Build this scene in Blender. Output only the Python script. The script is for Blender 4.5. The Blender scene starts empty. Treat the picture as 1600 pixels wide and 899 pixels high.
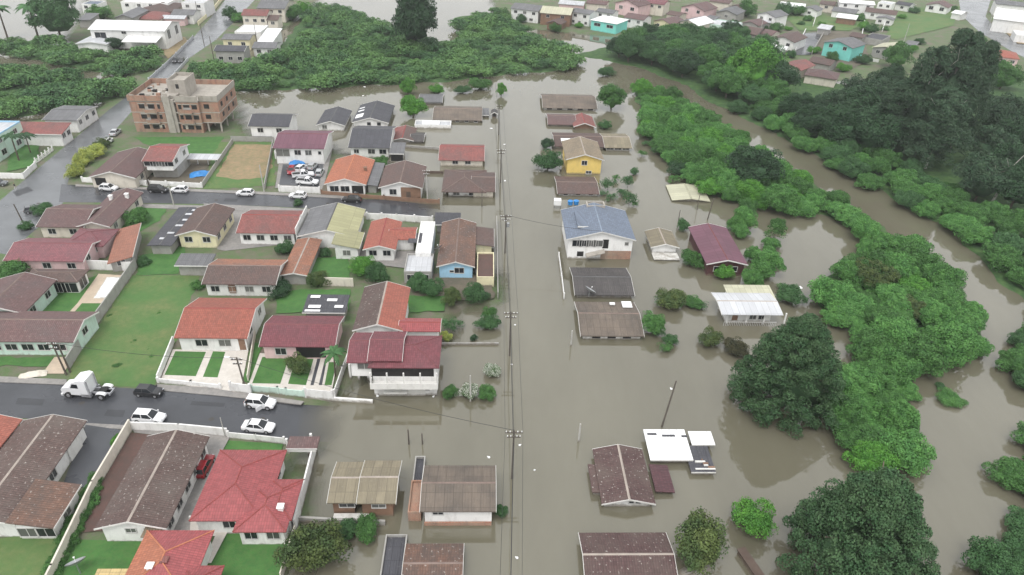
import bpy, math, random
import numpy as np
from math import radians as R_, sin, cos, tan, atan2, pi, hypot
rnd = random.Random(7)
scn = bpy.context.scene
COL = scn.collection
# ------------------------------------------------------------------ camera
F, PITCH, ROLL, CAMH = 1091.0, R_(32.7), R_(2.0), 70.0
CX, CY = 800.0, 449.5
fw = np.array([0, cos(PITCH), -sin(PITCH)]); rt0 = np.array([1.0, 0, 0]); up0 = np.array([0, sin(PITCH), cos(PITCH)])
rt = rt0*cos(ROLL) + up0*sin(ROLL); up = up0*cos(ROLL) - rt0*sin(ROLL)
cam_d = bpy.data.cameras.new('camera'); cam = bpy.data.objects.new('camera', cam_d); COL.objects.link(cam)
from mathutils import Matrix, Vector
cam.matrix_world = Matrix(((rt[0], up[0], -fw[0], 0), (rt[1], up[1], -fw[1], 0), (rt[2], up[2], -fw[2], CAMH), (0, 0, 0, 1)))
cam_d.sensor_width = 36; cam_d.lens = 36*F/1600; cam_d.clip_end = 6000; cam_d.clip_start = 0.5
scn.camera = cam
# ------------------------------------------------------------------ sky, sun, exposure
SUN_EL, SUN_AZ = R_(62), R_(200)
w = bpy.data.worlds.new('World'); scn.world = w; w.use_nodes = True
nt = w.node_tree; nt.nodes.clear()
sky = nt.nodes.new('ShaderNodeTexSky'); sky.sky_type = 'NISHITA'; sky.sun_disc = False
sky.sun_elevation = SUN_EL; sky.sun_rotation = SUN_AZ; sky.air_density = 1.0; sky.dust_density = 4.0; sky.ozone_density = 1.0
hs = nt.nodes.new('ShaderNodeHueSaturation'); hs.inputs['Saturation'].default_value = 0.08   # overcast: grey cloud sheet
bg = nt.nodes.new('ShaderNodeBackground'); bg.inputs['Strength'].default_value = 0.15
wo = nt.nodes.new('ShaderNodeOutputWorld')
mx = nt.nodes.new('ShaderNodeMixRGB'); mx.inputs[0].default_value = .62; mx.inputs[2].default_value = (6.6, 6.75, 6.9, 1)   # even cloud layer over the clear-sky gradient
nt.links.new(sky.outputs[0], hs.inputs['Color']); nt.links.new(hs.outputs[0], mx.inputs[1]); nt.links.new(mx.outputs[0], bg.inputs['Color']); nt.links.new(bg.outputs[0], wo.inputs['Surface'])
sl = bpy.data.lights.new('sun', 'SUN'); sl.energy = 0.95; sl.angle = R_(22); sl.color = (1, .97, .93)
so = bpy.data.objects.new('sun', sl); COL.objects.link(so)
so.rotation_euler = (pi/2 - SUN_EL, 0, pi - SUN_AZ)
so.location = (0, 0, 200)
vs = scn.view_settings; vs.view_transform = 'Standard'; vs.look = 'None'; vs.gamma = 1; vs.use_curve_mapping = False; vs.exposure = 0.6
scn.render.engine = 'CYCLES'
cy = scn.cycles; cy.max_bounces = 5; cy.diffuse_bounces = 2; cy.glossy_bounces = 2; cy.transparent_max_bounces = 6; cy.volume_bounces = 0; cy.transmission_bounces = 2
cy.use_denoising = True
cy.sample_clamp_indirect = 4
# ------------------------------------------------------------------ helpers
def ray(px, py): return fw*F + rt*(px-CX) + up*(CY-py)
def at(p, z=0.25):
    d = ray(p[0], p[1]); k = (z-CAMH)/d[2]
    return np.array([d[0]*k, d[1]*k, z])
def tag(o, label=None, cat=None, group=None, kind=None):
    if label: o['label'] = label
    if cat: o['category'] = cat
    if group: o['group'] = group
    if kind: o['kind'] = kind
    return o
FR = {}
def thing(name, label, cat, loc, rot=0, group=None):
    o = bpy.data.objects.new(name, None); COL.objects.link(o); o.empty_display_size = .5
    o.location = loc; o.rotation_euler = (0, 0, rot)
    FR[o.name] = (float(loc[0]), float(loc[1]), float(loc[2]), rot)
    return tag(o, label, cat, group)
class MB:
    """collects world-space faces, then builds ONE mesh object"""
    def __init__(s, O=(0, 0, 0), ang=0): s.v = []; s.f = []; s.uv = []; s.O = O; s.c = cos(ang); s.s = sin(ang)
    def P(s, p): return (s.O[0]+p[0]*s.c-p[1]*s.s, s.O[1]+p[0]*s.s+p[1]*s.c, s.O[2]+p[2])
    def face(s, pts, uv=None):
        n = len(s.v); s.v += [s.P(p) for p in pts]; s.f.append(tuple(range(n, n+len(pts))))
        s.uv += uv if uv else [(p[0]+p[1]*.3, p[2]) for p in pts]
    def solid(s, vs, fs, uvs=None):
        for f in fs: s.face([vs[i] for i in f], [uvs[i] for i in f] if uvs else None)
    def box(s, x0, x1, y0, y1, z0, z1, top=None):
        a = top or (x0, x1, y0, y1)
        v = [(x0,y0,z0),(x1,y0,z0),(x1,y1,z0),(x0,y1,z0),(a[0],a[2],z1),(a[1],a[2],z1),(a[1],a[3],z1),(a[0],a[3],z1)]
        s.solid(v, [(0,3,2,1),(4,5,6,7),(0,1,5,4),(1,2,6,5),(2,3,7,6),(3,0,4,7)])
    def prism(s, prof, axis, a0, a1):
        """profile of (t, z) extruded along axis 'x' or 'y' from a0 to a1"""
        mk = (lambda t, z, a: (a, t, z)) if axis == 'x' else (lambda t, z, a: (t, a, z))
        A = [mk(t, z, a0) for t, z in prof]; B = [mk(t, z, a1) for t, z in prof]; n = len(prof)
        fl = axis == 'y'
        def add(pts): s.face(pts[::-1] if fl else pts)
        add(A[::-1]); add(B)
        for i in range(n): j = (i+1) % n; add([A[i], A[j], B[j], B[i]])
    def tube(s, p, q, r0, r1=None, n=7):
        r1 = r0 if r1 is None else r1
        p = np.array(p, float); q = np.array(q, float); d = q-p; L = np.linalg.norm(d)
        if L < 1e-6: return
        d /= L; a = np.cross(d, (0, 0, 1) if abs(d[2]) < .9 else (1, 0, 0)); a /= np.linalg.norm(a); b = np.cross(d, a)
        A = [tuple(p+r0*(a*cos(2*pi*i/n)+b*sin(2*pi*i/n))) for i in range(n)]; B = [tuple(q+r1*(a*cos(2*pi*i/n)+b*sin(2*pi*i/n))) for i in range(n)]
        for i in range(n): j = (i+1) % n; s.face([A[j], A[i], B[i], B[j]])
        s.face(A); s.face(B[::-1])
    def lathe(s, prof, n=12, c=(0, 0), axis='z'):
        rings = []
        for r, h in prof:
            ring = []
            for i in range(n):
                x, y = r*cos(2*pi*i/n), r*sin(2*pi*i/n)
                ring.append((c[0]+x, c[1]+y, h) if axis == 'z' else (x+c[0], h, y+c[1]))
            rings.append(ring)
        for a, b in zip(rings, rings[1:]):
            for i in range(n):
                j = (i+1) % n; s.face([a[i], a[j], b[j], b[i]])
        s.face(rings[0][::-1]); s.face(rings[-1])
    def build(s, name, mat, root=None, parent=None, loc=None, smooth=False):
        """root: the Empty whose frame the vertices are expressed in; parent: direct parent (same frame)"""
        if not s.f: return None
        if root is not None: ox, oy, oz, an = FR[root.name]
        elif loc is not None: ox, oy, oz, an = loc[0], loc[1], loc[2], 0
        else: ox = oy = oz = an = 0
        V = np.array(s.v, float) - (ox, oy, oz); c, n_ = cos(-an), sin(-an)
        X = V[:, 0]*c - V[:, 1]*n_; Y = V[:, 0]*n_ + V[:, 1]*c
        me = bpy.data.meshes.new(name); me.from_pydata(np.stack([X, Y, V[:, 2]], 1).tolist(), [], s.f)
        ul = me.uv_layers.new(name='UVMap'); ul.data.foreach_set('uv', np.array(s.uv, np.float32).ravel())
        if mat: me.materials.append(mat)
        if smooth: me.polygons.foreach_set('use_smooth', [True]*len(me.polygons))
        me.update()
        o = bpy.data.objects.new(name, me); COL.objects.link(o)
        p = parent if parent is not None else root
        if p is not None: o.parent = p
        elif loc is not None: o.location = (ox, oy, oz)
        return o
# ------------------------------------------------------------------ materials
def newmat(name):
    m = bpy.data.materials.new(name); m.use_nodes = True
    t = m.node_tree; b = t.nodes['Principled BSDF']
    return m, t, b
def N(t, typ, **k):
    n = t.nodes.new(typ)
    for a, v in k.items():
        if a in ('operation', 'blend_type', 'data_type', 'attribute_name', 'bands_direction', 'wave_profile', 'offset', 'feature', 'wave_type', 'noise_dimensions'): setattr(n, a, v)
        else: n.inputs[a.replace('_', ' ')].default_value = v
    return n
def ramp(t, src, p0, c0, p1, c1):
    r = t.nodes.new('ShaderNodeValToRGB'); e = r.color_ramp.elements
    e[0].position = p0; e[0].color = c0; e[1].position = p1; e[1].color = c1
    t.links.new(src, r.inputs[0]); return r.outputs[0]
def mixc(t, fac, a, b, blend='MIX'):
    m = t.nodes.new('ShaderNodeMixRGB'); m.blend_type = blend
    for i, s in enumerate((fac, a, b)):
        if isinstance(s, bpy.types.NodeSocket): t.links.new(s, m.inputs[i])
        else: m.inputs[i].default_value = s if i == 0 else tuple(s)[:3]+(1,)
    return m.outputs[0]
W4 = (1, 1, 1, 1); B4 = (0, 0, 0, 1)
def vec(t, uv=False, shift=True):
    tc = t.nodes.new('ShaderNodeTexCoord'); o = tc.outputs['UV' if uv else 'Object']
    if not shift: return o
    oi = t.nodes.new('ShaderNodeObjectInfo'); mu = N(t, 'ShaderNodeVectorMath', operation='MULTIPLY_ADD')
    cb = t.nodes.new('ShaderNodeCombineXYZ'); 
    for i in range(3): t.links.new(oi.outputs['Random'], cb.inputs[i])
    t.links.new(cb.outputs[0], mu.inputs[0]); mu.inputs[1].default_value = (37, 61, 13) if not uv else (30, 35, 0); t.links.new(o, mu.inputs[2])
    return mu.outputs[0]
def randval(t, col, amt):
    oi = t.nodes.new('ShaderNodeObjectInfo'); mr = t.nodes.new('ShaderNodeMapRange'); t.links.new(oi.outputs['Random'], mr.inputs[0])
    mr.inputs[3].default_value = 1-amt; mr.inputs[4].default_value = 1+amt
    h = t.nodes.new('ShaderNodeHueSaturation'); t.links.new(mr.outputs[0], h.inputs['Value'])
    if isinstance(col, bpy.types.NodeSocket): t.links.new(col, h.inputs['Color'])
    else: h.inputs['Color'].default_value = tuple(col)[:3]+(1,)
    return h.outputs[0]
def noise(t, v, sc, det=4, rough=.6):
    n = N(t, 'ShaderNodeTexNoise', Scale=sc, Detail=det, Roughness=rough); t.links.new(v, n.inputs['Vector']); return n.outputs['Fac']
def bump(t, b, h, st, dist=.05):
    n = N(t, 'ShaderNodeBump', Strength=st, Distance=dist); t.links.new(h, n.inputs['Height']); t.links.new(n.outputs[0], b.inputs['Normal'])
def sc3(c, k): return tuple(min(1, x*k) for x in c)
def roofmat(name, c, stain, kind='tile', amt=.5, speck=.25, rough=.75):
    m, t, b = newmat(name); v = vec(t, True)
    big = noise(t, v, .22, 5, .65)
    if kind == 'tile':
        br = t.nodes.new('ShaderNodeTexBrick'); br.offset = 0.0; t.links.new(v, br.inputs['Vector'])
        br.inputs['Color1'].default_value = sc3(c, .82)+(1,); br.inputs['Color2'].default_value = sc3(c, 1.16)+(1,); br.inputs['Mortar'].default_value = sc3(c, .58)+(1,)
        br.inputs['Scale'].default_value = 1; br.inputs['Mortar Size'].default_value = .02; br.inputs['Brick Width'].default_value = .3; br.inputs['Row Height'].default_value = .42; br.inputs['Bias'].default_value = 0
        col = br.outputs['Color']; hgt = br.outputs['Fac']; per = .3
    else:
        br = t.nodes.new('ShaderNodeTexBrick'); br.offset = 0.0; t.links.new(v, br.inputs['Vector'])
        br.inputs['Color1'].default_value = sc3(c, .88)+(1,); br.inputs['Color2'].default_value = sc3(c, 1.1)+(1,); br.inputs['Mortar'].default_value = sc3(c, .62)+(1,)
        br.inputs['Scale'].default_value = 1; br.inputs['Mortar Size'].default_value = .035; br.inputs['Brick Width'].default_value = 1.1; br.inputs['Row Height'].default_value = 1.9 if kind == 'fiber' else 6; br.inputs['Bias'].default_value = 0
        col = br.outputs['Color']; per = .36 if kind == 'fiber' else .5
    f1 = ramp(t, big, .42, B4, .68, W4)
    mm = N(t, 'ShaderNodeMath', operation='MULTIPLY'); t.links.new(f1, mm.inputs[0]); mm.inputs[1].default_value = amt
    col = mixc(t, mm.outputs[0], col, stain)
    mp = t.nodes.new('ShaderNodeMapping'); mp.inputs['Scale'].default_value = (1.6, .25, 1); t.links.new(v, mp.inputs[0])
    st = ramp(t, noise(t, mp.outputs[0], 1.0, 3), .5, B4, .75, W4)          # rain streaks down the slope
    ms = N(t, 'ShaderNodeMath', operation='MULTIPLY'); t.links.new(st, ms.inputs[0]); ms.inputs[1].default_value = .45*amt
    col = mixc(t, ms.outputs[0], col, sc3(stain, .75))
    if speck:
        sp = ramp(t, noise(t, v, 2.6, 2, .5), .64, B4, .7, (speck,)*3+(1,))
        col = mixc(t, sp, col, (.45, .42, .38))
    col = randval(t, col, .09)
    t.links.new(col, b.inputs['Base Color']); b.inputs['Roughness'].default_value = rough
    wv = N(t, 'ShaderNodeTexWave', Scale=.314/per, wave_type='BANDS', bands_direction='X'); t.links.new(v, wv.inputs['Vector'])
    bump(t, b, wv.outputs['Fac'], .55 if kind != 'metal' else .35, .06)
    return m
def plain(name, c, rough=.7, var=.12, dirt=0, scale=.8, metal=0, rv=.06, bm=0):
    m, t, b = newmat(name); v = vec(t)
    n = noise(t, v, scale, 5)
    col = mixc(t, ramp(t, n, .3, B4, .7, W4), sc3(c, 1-var), sc3(c, 1+var))
    if dirt:
        mp = t.nodes.new('ShaderNodeMapping'); mp.inputs['Scale'].default_value = (1, 1, .3); t.links.new(v, mp.inputs[0])
        d = ramp(t, noise(t, mp.outputs[0], .9, 6, .7), .5, B4, .8, (dirt,)*3+(1,))
        col = mixc(t, d, col, (.16, .14, .11))
    if dirt:
        ge = t.nodes.new('ShaderNodeNewGeometry'); sx = t.nodes.new('ShaderNodeSeparateXYZ'); t.links.new(ge.outputs['Position'], sx.inputs[0])
        ad = N(t, 'ShaderNodeMath', operation='ADD'); t.links.new(sx.outputs[2], ad.inputs[0]); t.links.new(noise(t, v, 1.2, 3), ad.inputs[1])
        col = mixc(t, ramp(t, ad.outputs[0], .62, (.75,)*3+(1,), 1.0, B4), col, (.17,.14,.10))     # mud line left by the flood
    if rv: col = randval(t, col, rv)
    t.links.new(col, b.inputs['Base Color']); b.inputs['Roughness'].default_value = rough; b.inputs['Metallic'].default_value = metal
    if bm: bump(t, b, noise(t, v, 6, 3), bm, .05)
    return m
def groundmat(name, c1, c2, c3=None, s1=.25, s2=1.6, rough=.9, bm=.3):
    m, t, b = newmat(name); tc = t.nodes.new('ShaderNodeTexCoord'); v = tc.outputs['Object']
    a = ramp(t, noise(t, v, s1, 5, .65), .38, B4, .64, W4)
    col = mixc(t, a, c1, c2)
    f = ramp(t, noise(t, v, s2, 4, .7), .35, (.0,)*3+(1,), .75, (.7,)*3+(1,))
    col = mixc(t, f, col, c3 or sc3(c1, .6))
    t.links.new(col, b.inputs['Base Color']); b.inputs['Roughness'].default_value = rough
    bump(t, b, noise(t, v, 5, 4), bm, .1)
    return m
def leafmat(name, c, c2, var=.16, sc=.75):
    m, t, b = newmat(name); v = vec(t)
    col = mixc(t, ramp(t, noise(t, v, sc, 3), .38, B4, .62, W4), c, c2)
    col = randval(t, col, var)
    g = t.nodes.new('ShaderNodeNewGeometry')
    hv = t.nodes.new('ShaderNodeHueSaturation'); mr = t.nodes.new('ShaderNodeMapRange'); t.links.new(g.outputs['Random Per Island'], mr.inputs[0])
    mr.inputs[3].default_value = .75; mr.inputs[4].default_value = 1.25
    t.links.new(mr.outputs[0], hv.inputs['Value']); t.links.new(col, hv.inputs['Color'])
    t.links.new(hv.outputs[0], b.inputs['Base Color']); b.inputs['Roughness'].default_value = .75
    b.inputs['Specular IOR Level'].default_value = .25
    return m
M = {}
M['maroon'] = roofmat('maroon roof tile', (.17,.05,.06), (.09,.05,.055), amt=.35, speck=.05)
M['maroon2'] = roofmat('dusty maroon roof tile', (.20,.075,.085), (.12,.08,.085), amt=.4, speck=.06)
M['purple'] = roofmat('purple metal roof', (.14,.062,.085), (.10,.055,.07), 'metal', .3, 0)
M['red'] = roofmat('red roof tile', (.32,.100,.070), (.18,.08,.06), amt=.35, speck=.06)
M['redbright'] = roofmat('bright red roof tile', (.30,.070,.072), (.21,.055,.06), amt=.3, speck=0, rough=.5)
M['redold'] = roofmat('weathered red tile', (.24,.085,.075), (.11,.08,.075), amt=.6, speck=.15)
M['orange'] = roofmat('orange clay tile', (.38,.135,.075), (.22,.10,.07), amt=.35, speck=.05)
M['orange2'] = roofmat('faded orange clay tile', (.28,.12,.08), (.17,.09,.065), amt=.5, speck=.1)
M['terra'] = roofmat('old terracotta tile', (.32,.14,.085), (.13,.10,.085), amt=.6, speck=.4)
M['brown'] = roofmat('brown roof tile', (.115,.072,.062), (.075,.066,.062), amt=.55, speck=.15)
M['brownold'] = roofmat('lichened brown tile', (.10,.064,.056), (.125,.103,.09), amt=.7, speck=.6)
M['pinkbrown'] = roofmat('mauve brown tile', (.135,.078,.074), (.095,.08,.078), amt=.5, speck=.2)
M['rustbrown'] = roofmat('rust brown tile', (.155,.085,.06), (.075,.062,.056), amt=.8, speck=.5)
M['wine'] = roofmat('dark wine tile', (.088,.048,.046), (.125,.098,.082), amt=.6, speck=.7)
M['wine2'] = roofmat('plain wine tile', (.095,.042,.048), (.07,.04,.044), amt=.4, speck=.05)
M['fiber'] = roofmat('brown fibre cement sheets', (.15,.12,.095), (.07,.062,.055), 'fiber', .65, .1)
M['fiberdark'] = roofmat('blackened fibre cement sheets', (.075,.068,.066), (.045,.042,.042), 'fiber', .6, .12)
M['fibertan'] = roofmat('tan fibre cement sheets', (.22,.19,.13), (.12,.10,.075), 'fiber', .6, .1)
M['tan'] = roofmat('tan mossy tile', (.24,.19,.13), (.13,.11,.085), amt=.5, speck=.2)
M['olive'] = roofmat('olive metal sheets', (.31,.30,.17), (.22,.21,.13), 'metal', .4, 0)
M['olivepale'] = roofmat('pale olive metal sheets', (.42,.41,.30), (.3,.29,.22), 'metal', .4, 0)
M['greyr'] = roofmat('grey roof sheets', (.15,.15,.155), (.09,.09,.095), 'fiber', .5, .15)
M['slate'] = roofmat('charcoal roof sheets', (.065,.065,.075), (.045,.045,.05), 'fiber', .4, .15)
M['bluer'] = roofmat('blue grey roof tile', (.145,.175,.23), (.11,.13,.16), amt=.4, speck=.12)
M['whiter'] = roofmat('white metal sheets', (.78,.78,.78), (.62,.62,.62), 'metal', .35, 0, .45)
M['palegrey'] = roofmat('pale grey metal sheets', (.5,.51,.53), (.36,.36,.37), 'metal', .5, 0, .5)
M['straw'] = roofmat('straw coloured reed roof', (.5,.38,.18), (.3,.23,.12), 'fiber', .4, 0)
M['wwhite'] = plain('white plaster', (.76,.75,.73), .8, .05, .45)
M['wcream'] = plain('cream plaster', (.72,.66,.44), .8, .05, .4)
M['wpale'] = plain('pale beige plaster', (.62,.57,.49), .8, .06, .5)
M['wpink'] = plain('pink plaster', (.66,.47,.47), .8, .05, .4)
M['wblue'] = plain('light blue plaster', (.36,.60,.78), .8, .05, .3)
M['wyellow'] = plain('yellow plaster', (.72,.53,.16), .8, .05, .3)
M['wteal'] = plain('turquoise plaster', (.20,.62,.55), .8, .05, .3)
M['wgreen'] = plain('mint plaster', (.52,.66,.58), .8, .06, .45)
M['wgrey'] = plain('grey render', (.33,.32,.30), .85, .12, .5)
M['wconc'] = plain('raw concrete', (.36,.33,.29), .9, .12, .6)
M['wdark'] = plain('dark wood boards', (.10,.07,.055), .8, .2, .2)
M['wmaroon'] = plain('dark maroon boards', (.075,.03,.03), .8, .15, .2)
M['wbrown'] = plain('brown wood boards', (.22,.13,.085), .8, .2, .3)
M['trim'] = plain('white trim', (.66,.65,.62), .7, .08, .35)
M['cap'] = plain('mortar ridge', (.36,.31,.27), .9, .2, .3)
for k_, c_ in (('capred',(.25,.06,.055)),('capmaroon',(.17,.06,.065)),('caporange',(.45,.17,.09)),('capbrown',(.19,.14,.12)),('capdark',(.10,.10,.10)),('capblue',(.2,.24,.3)),('olivecap',(.36,.35,.25))): M[k_] = plain('ridge mortar '+k_[3:], c_, .85, .2, .2)
M['dark'] = plain('dark opening', (.015,.014,.014), .6, .1, 0)
M['frame'] = plain('window frame', (.55,.54,.52), .6, .05, 0)
M['wood'] = plain('weathered pole wood', (.10,.085,.07), .85, .2, 0)
M['concpole'] = plain('concrete pole', (.42,.41,.38), .85, .1, .2)
M['metal'] = plain('galvanised metal', (.4,.41,.42), .4, .05, 0, metal=.6)
M['black'] = plain('black rubber', (.02,.02,.02), .8, .1, 0)
M['rim'] = plain('alloy rim', (.5,.5,.52), .35, .05, 0, metal=.7)
M['tarp'] = plain('blue tarpaulin', (.03,.22,.55), .45, .2, 0)
M['plastic'] = plain('white plastic', (.8,.8,.8), .5, .03, 0)
M['bark'] = plain('bark', (.10,.08,.06), .9, .25, 0, 3)
M['palebark'] = plain('pale bark', (.34,.32,.29), .8, .2, 0, 3)
M['cable'] = plain('cable', (.02,.02,.02), .6, 0, 0, rv=0)
def glassmat():
    m, t, b = newmat('dark window glass'); oi = t.nodes.new('ShaderNodeObjectInfo'); t.links.new(ramp(t, oi.outputs['Random'], .55, (.018,.021,.025,1), .95, (.16,.16,.15,1)), b.inputs['Base Color']); b.inputs['Roughness'].default_value = .08; b.inputs['IOR'].default_value = 1.5; return m
M['glass'] = glassmat()
def brickmat(name, c1, c2, mort):
    m, t, b = newmat(name); v = vec(t, True)
    br = t.nodes.new('ShaderNodeTexBrick'); t.links.new(v, br.inputs['Vector'])
    for k, c in (('Color1', c1), ('Color2', c2), ('Mortar', mort)): br.inputs[k].default_value = c+(1,)
    br.inputs['Scale'].default_value = 1; br.inputs['Brick Width'].default_value = .4; br.inputs['Row Height'].default_value = .22; br.inputs['Mortar Size'].default_value = .02
    f = ramp(t, noise(t, v, .22, 5, .7), .42, B4, .66, (.8,)*3+(1,))
    col = mixc(t, f, br.outputs['Color'], (.30,.25,.19))
    mp = t.nodes.new('ShaderNodeMapping'); mp.inputs['Scale'].default_value = (1.3, .22, 1); t.links.new(v, mp.inputs[0]); f2 = ramp(t, noise(t, mp.outputs[0], .6, 5, .7), .48, B4, .72, (.75,)*3+(1,))
    col = mixc(t, f2, col, (.10,.08,.07))
    t.links.new(col, b.inputs['Base Color']); b.inputs['Roughness'].default_value = .9
    bump(t, b, br.outputs['Fac'], -.3, .02); return m
M['brick'] = brickmat('hollow brick', (.40,.19,.12), (.32,.15,.10), (.34,.28,.23))
def carpaint(name, c):
    m, t, b = newmat(name); b.inputs['Base Color'].default_value = c+(1,); b.inputs['Roughness'].default_value = .3; b.inputs['Coat Weight'].default_value = .5; b.inputs['Coat Roughness'].default_value = .08; return m
for k, c in (('pwhite', (.75,.75,.76)), ('pblack', (.018,.018,.02)), ('psilver', (.42,.43,.44)), ('pred', (.28,.012,.02)), ('pgrey', (.10,.105,.11))): M[k] = carpaint('car paint '+k[1:], c)
def lampmat(name, c): return plain(name, c, .2, 0, 0, rv=0)
M['hl'] = lampmat('headlight lens', (.7,.72,.75)); M['tl'] = lampmat('tail light lens', (.35,.01,.01))
# ground materials
M['lawn'] = groundmat('mown lawn', (.034,.125,.026), (.058,.172,.036), (.085,.14,.042), .7, 2.6)
M['field'] = groundmat('worn meadow grass', (.074,.158,.043), (.14,.168,.062), (.058,.13,.034), .16, 1.1)
M['dirt'] = groundmat('bare orange earth', (.33,.225,.135), (.25,.185,.11), (.12,.15,.06), .3, 1.0)
M['mud'] = groundmat('brown bare yard', (.16,.13,.10), (.11,.095,.075), (.08,.085,.05), .3, 1.5)
M['conc'] = groundmat('yard concrete', (.30,.28,.26), (.22,.21,.20), (.16,.155,.15), .35, 2, .7, .1)
M['pave'] = groundmat('pale paving', (.62,.58,.53), (.52,.48,.43), (.45,.42,.38), .5, 3, .7, .1)
M['redpave'] = groundmat('dark red brown paving', (.11,.055,.045), (.085,.05,.042), (.07,.05,.04), .5, 3, .7, .1)
M['deck'] = groundmat('pinkish pool deck', (.55,.44,.33), (.45,.37,.28), (.4,.33,.26), .6, 3, .7, .1)
def asphalt(name, c, rough):
    m, t, b = newmat(name); tc = t.nodes.new('ShaderNodeTexCoord'); v = tc.outputs['Object']
    col = mixc(t, ramp(t, noise(t, v, .12, 5, .6), .35, B4, .68, W4), c, sc3(c, 1.45))
    t.links.new(col, b.inputs['Base Color'])
    rr = t.nodes.new('ShaderNodeMapRange'); t.links.new(noise(t, v, .09, 4), rr.inputs[0]); rr.inputs[1].default_value = .35; rr.inputs[2].default_value = .7; rr.inputs[3].default_value = rough*.6; rr.inputs[4].default_value = rough*1.5
    t.links.new(rr.outputs[0], b.inputs['Roughness']); bump(t, b, noise(t, v, 8, 2), .08, .02); return m
M['asphalt'] = asphalt('wet asphalt', (.046,.048,.054), .30)
M['avenue'] = asphalt('wet avenue asphalt', (.10,.105,.11), .22)
M['roadpatch'] = asphalt('newer asphalt patch', (.032,.033,.037), .35)
M['ironcover'] = plain('iron manhole cover', (.06,.055,.05), .6, .2, 0)
# foliage
M['lbright'] = leafmat('bright willow leaves', (.105,.25,.062), (.06,.165,.042))
M['lmid'] = leafmat('mid green leaves', (.075,.18,.045), (.05,.13,.035))
M['lfresh'] = leafmat('fresh green leaves', (.10,.26,.04), (.06,.18,.03), .08)
M['ldark'] = leafmat('dark leaves', (.034,.078,.032), (.024,.056,.026))
M['lpine'] = leafmat('pine needles', (.036,.084,.034), (.056,.104,.044), .08)
M['leuc'] = leafmat('grey green eucalyptus leaves', (.034,.074,.038), (.052,.090,.048), .1)
M['lolive'] = leafmat('olive leaves', (.085,.115,.035), (.05,.085,.03))
M['lbank'] = leafmat('bank bush leaves', (.06,.135,.048), (.04,.10,.036))
M['lyellow'] = leafmat('yellow green leaves', (.36,.40,.09), (.22,.28,.07))
M['lbrown'] = leafmat('brownish leaves', (.075,.07,.035), (.05,.055,.03))
M['lflower'] = leafmat('white blossom', (.10,.17,.06), (.07,.13,.05), .05)
def _fl(m):
    t = m.node_tree; b = t.nodes['Principled BSDF']; g = t.nodes.new('ShaderNodeNewGeometry'); src = b.inputs['Base Color'].links[0].from_socket
    t.links.new(mixc(t, ramp(t, g.outputs['Random Per Island'], .6, B4, .62, W4), src, (.62,.63,.56)), b.inputs['Base Color'])
_fl(M['lflower'])
M['lfar'] = leafmat('far thicket leaves', (.115,.225,.07), (.05,.115,.045), 0, .11)
# ------------------------------------------------------------------ terrain and flood water
DRY = [
 [(-300,420),(-300,300),(-60,215),(0,196),(70,186),(150,178),(200,120),(260,70),(310,30),(350,0),(370,-25),(430,-25),(380,35),(345,75),(320,110),(300,135),(362,150),(372,200),(385,212),(460,216),(500,225),(525,243),(585,245),(592,260),(597,292),(625,300),(650,308),(588,309),(596,336),(640,340),(676,345),(682,350),(682,432),(772,432),(775,468),(705,472),(692,490),(688,530),(548,588),(530,600),(505,617),(420,634),(415,684),(452,690),(440,735),(472,760),(468,815),(452,830),(446,899),(440,960),(-400,960)],
 [(105,62),(130,30),(150,-25),(370,-25),(310,30),(262,72),(150,75)],
 [(385,30),(430,-25),(520,-25),(480,10),(440,45),(390,50)],
 [(760,-25),(2300,-25),(2300,300),(1640,140),(1560,110),(1480,150),(1400,130),(1330,118),(1290,128),(1225,128),(1190,90),(1120,60),(1000,58),(910,52),(845,45),(790,35)]]
VEG = [
 [(300,140),(330,112),(345,95),(400,95),(450,60),(480,10),(530,15),(600,40),(670,70),(700,62),(720,70),(715,25),(780,20),(800,35),(860,70),(900,92),(880,110),(800,114),(700,127),(560,133),(470,138),(370,142)],
 [(-300,52),(0,62),(60,65),(110,75),(250,80),(245,112),(180,116),(60,95),(0,82),(-300,72)],
 [(-300,92),(0,105),(100,118),(210,125),(190,155),(120,165),(50,178),(0,185),(-300,225)],
 [(900,85),(1000,58),(1120,60),(1190,95),(1290,128),(1480,150),(1560,115),(1640,140),(2300,300),(2300,700),(1640,540),(1600,470),(1550,425),(1498,364),(1408,318),(1318,266),(1208,206),(1118,163),(1056,125),(985,102)],
 [(985,132),(1010,215),(1070,270),(1110,305),(1230,335),(1290,332),(1345,372),(1350,405),(1285,445),(1280,480),(1345,530),(1370,570),(1325,630),(1325,700),(1372,712),(1415,706),(1424,604),(1430,565),(1535,555),(1545,500),(1480,432),(1440,402),(1378,356),(1290,296),(1192,234),(1096,180),(1038,142)],
 [(1655,490),(1608,525),(1610,590),(1715,645),(1618,712),(1592,745),(1612,785),(1645,805),(1585,858),(1552,905),(1540,960),(2000,960),(2000,600)]]
def wpoly(pp, z=.25): return np.array([at(p, z)[:2] for p in pp])
def sdist(X, Y, poly):
    """signed distance, positive inside"""
    d = np.full(X.shape, 1e18); ins = np.zeros(X.shape, bool); n = len(poly)
    for i in range(n):
        a, b = poly[i], poly[(i+1) % n]; e = b-a; wx, wy = X-a[0], Y-a[1]
        k = np.clip((wx*e[0]+wy*e[1])/(e@e+1e-12), 0, 1); d = np.minimum(d, (wx-k*e[0])**2+(wy-k*e[1])**2)
        c = ((a[1] <= Y) & (b[1] > Y)) | ((b[1] <= Y) & (a[1] > Y))
        xi = a[0]+(Y-a[1])/(e[1] if abs(e[1]) > 1e-9 else 1e-9)*e[0]; ins ^= c & (X < xi)
    return np.where(ins, np.sqrt(d), -np.sqrt(d))
WD = [wpoly(p) for p in DRY]; WV = [wpoly(p) for p in VEG]
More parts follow.
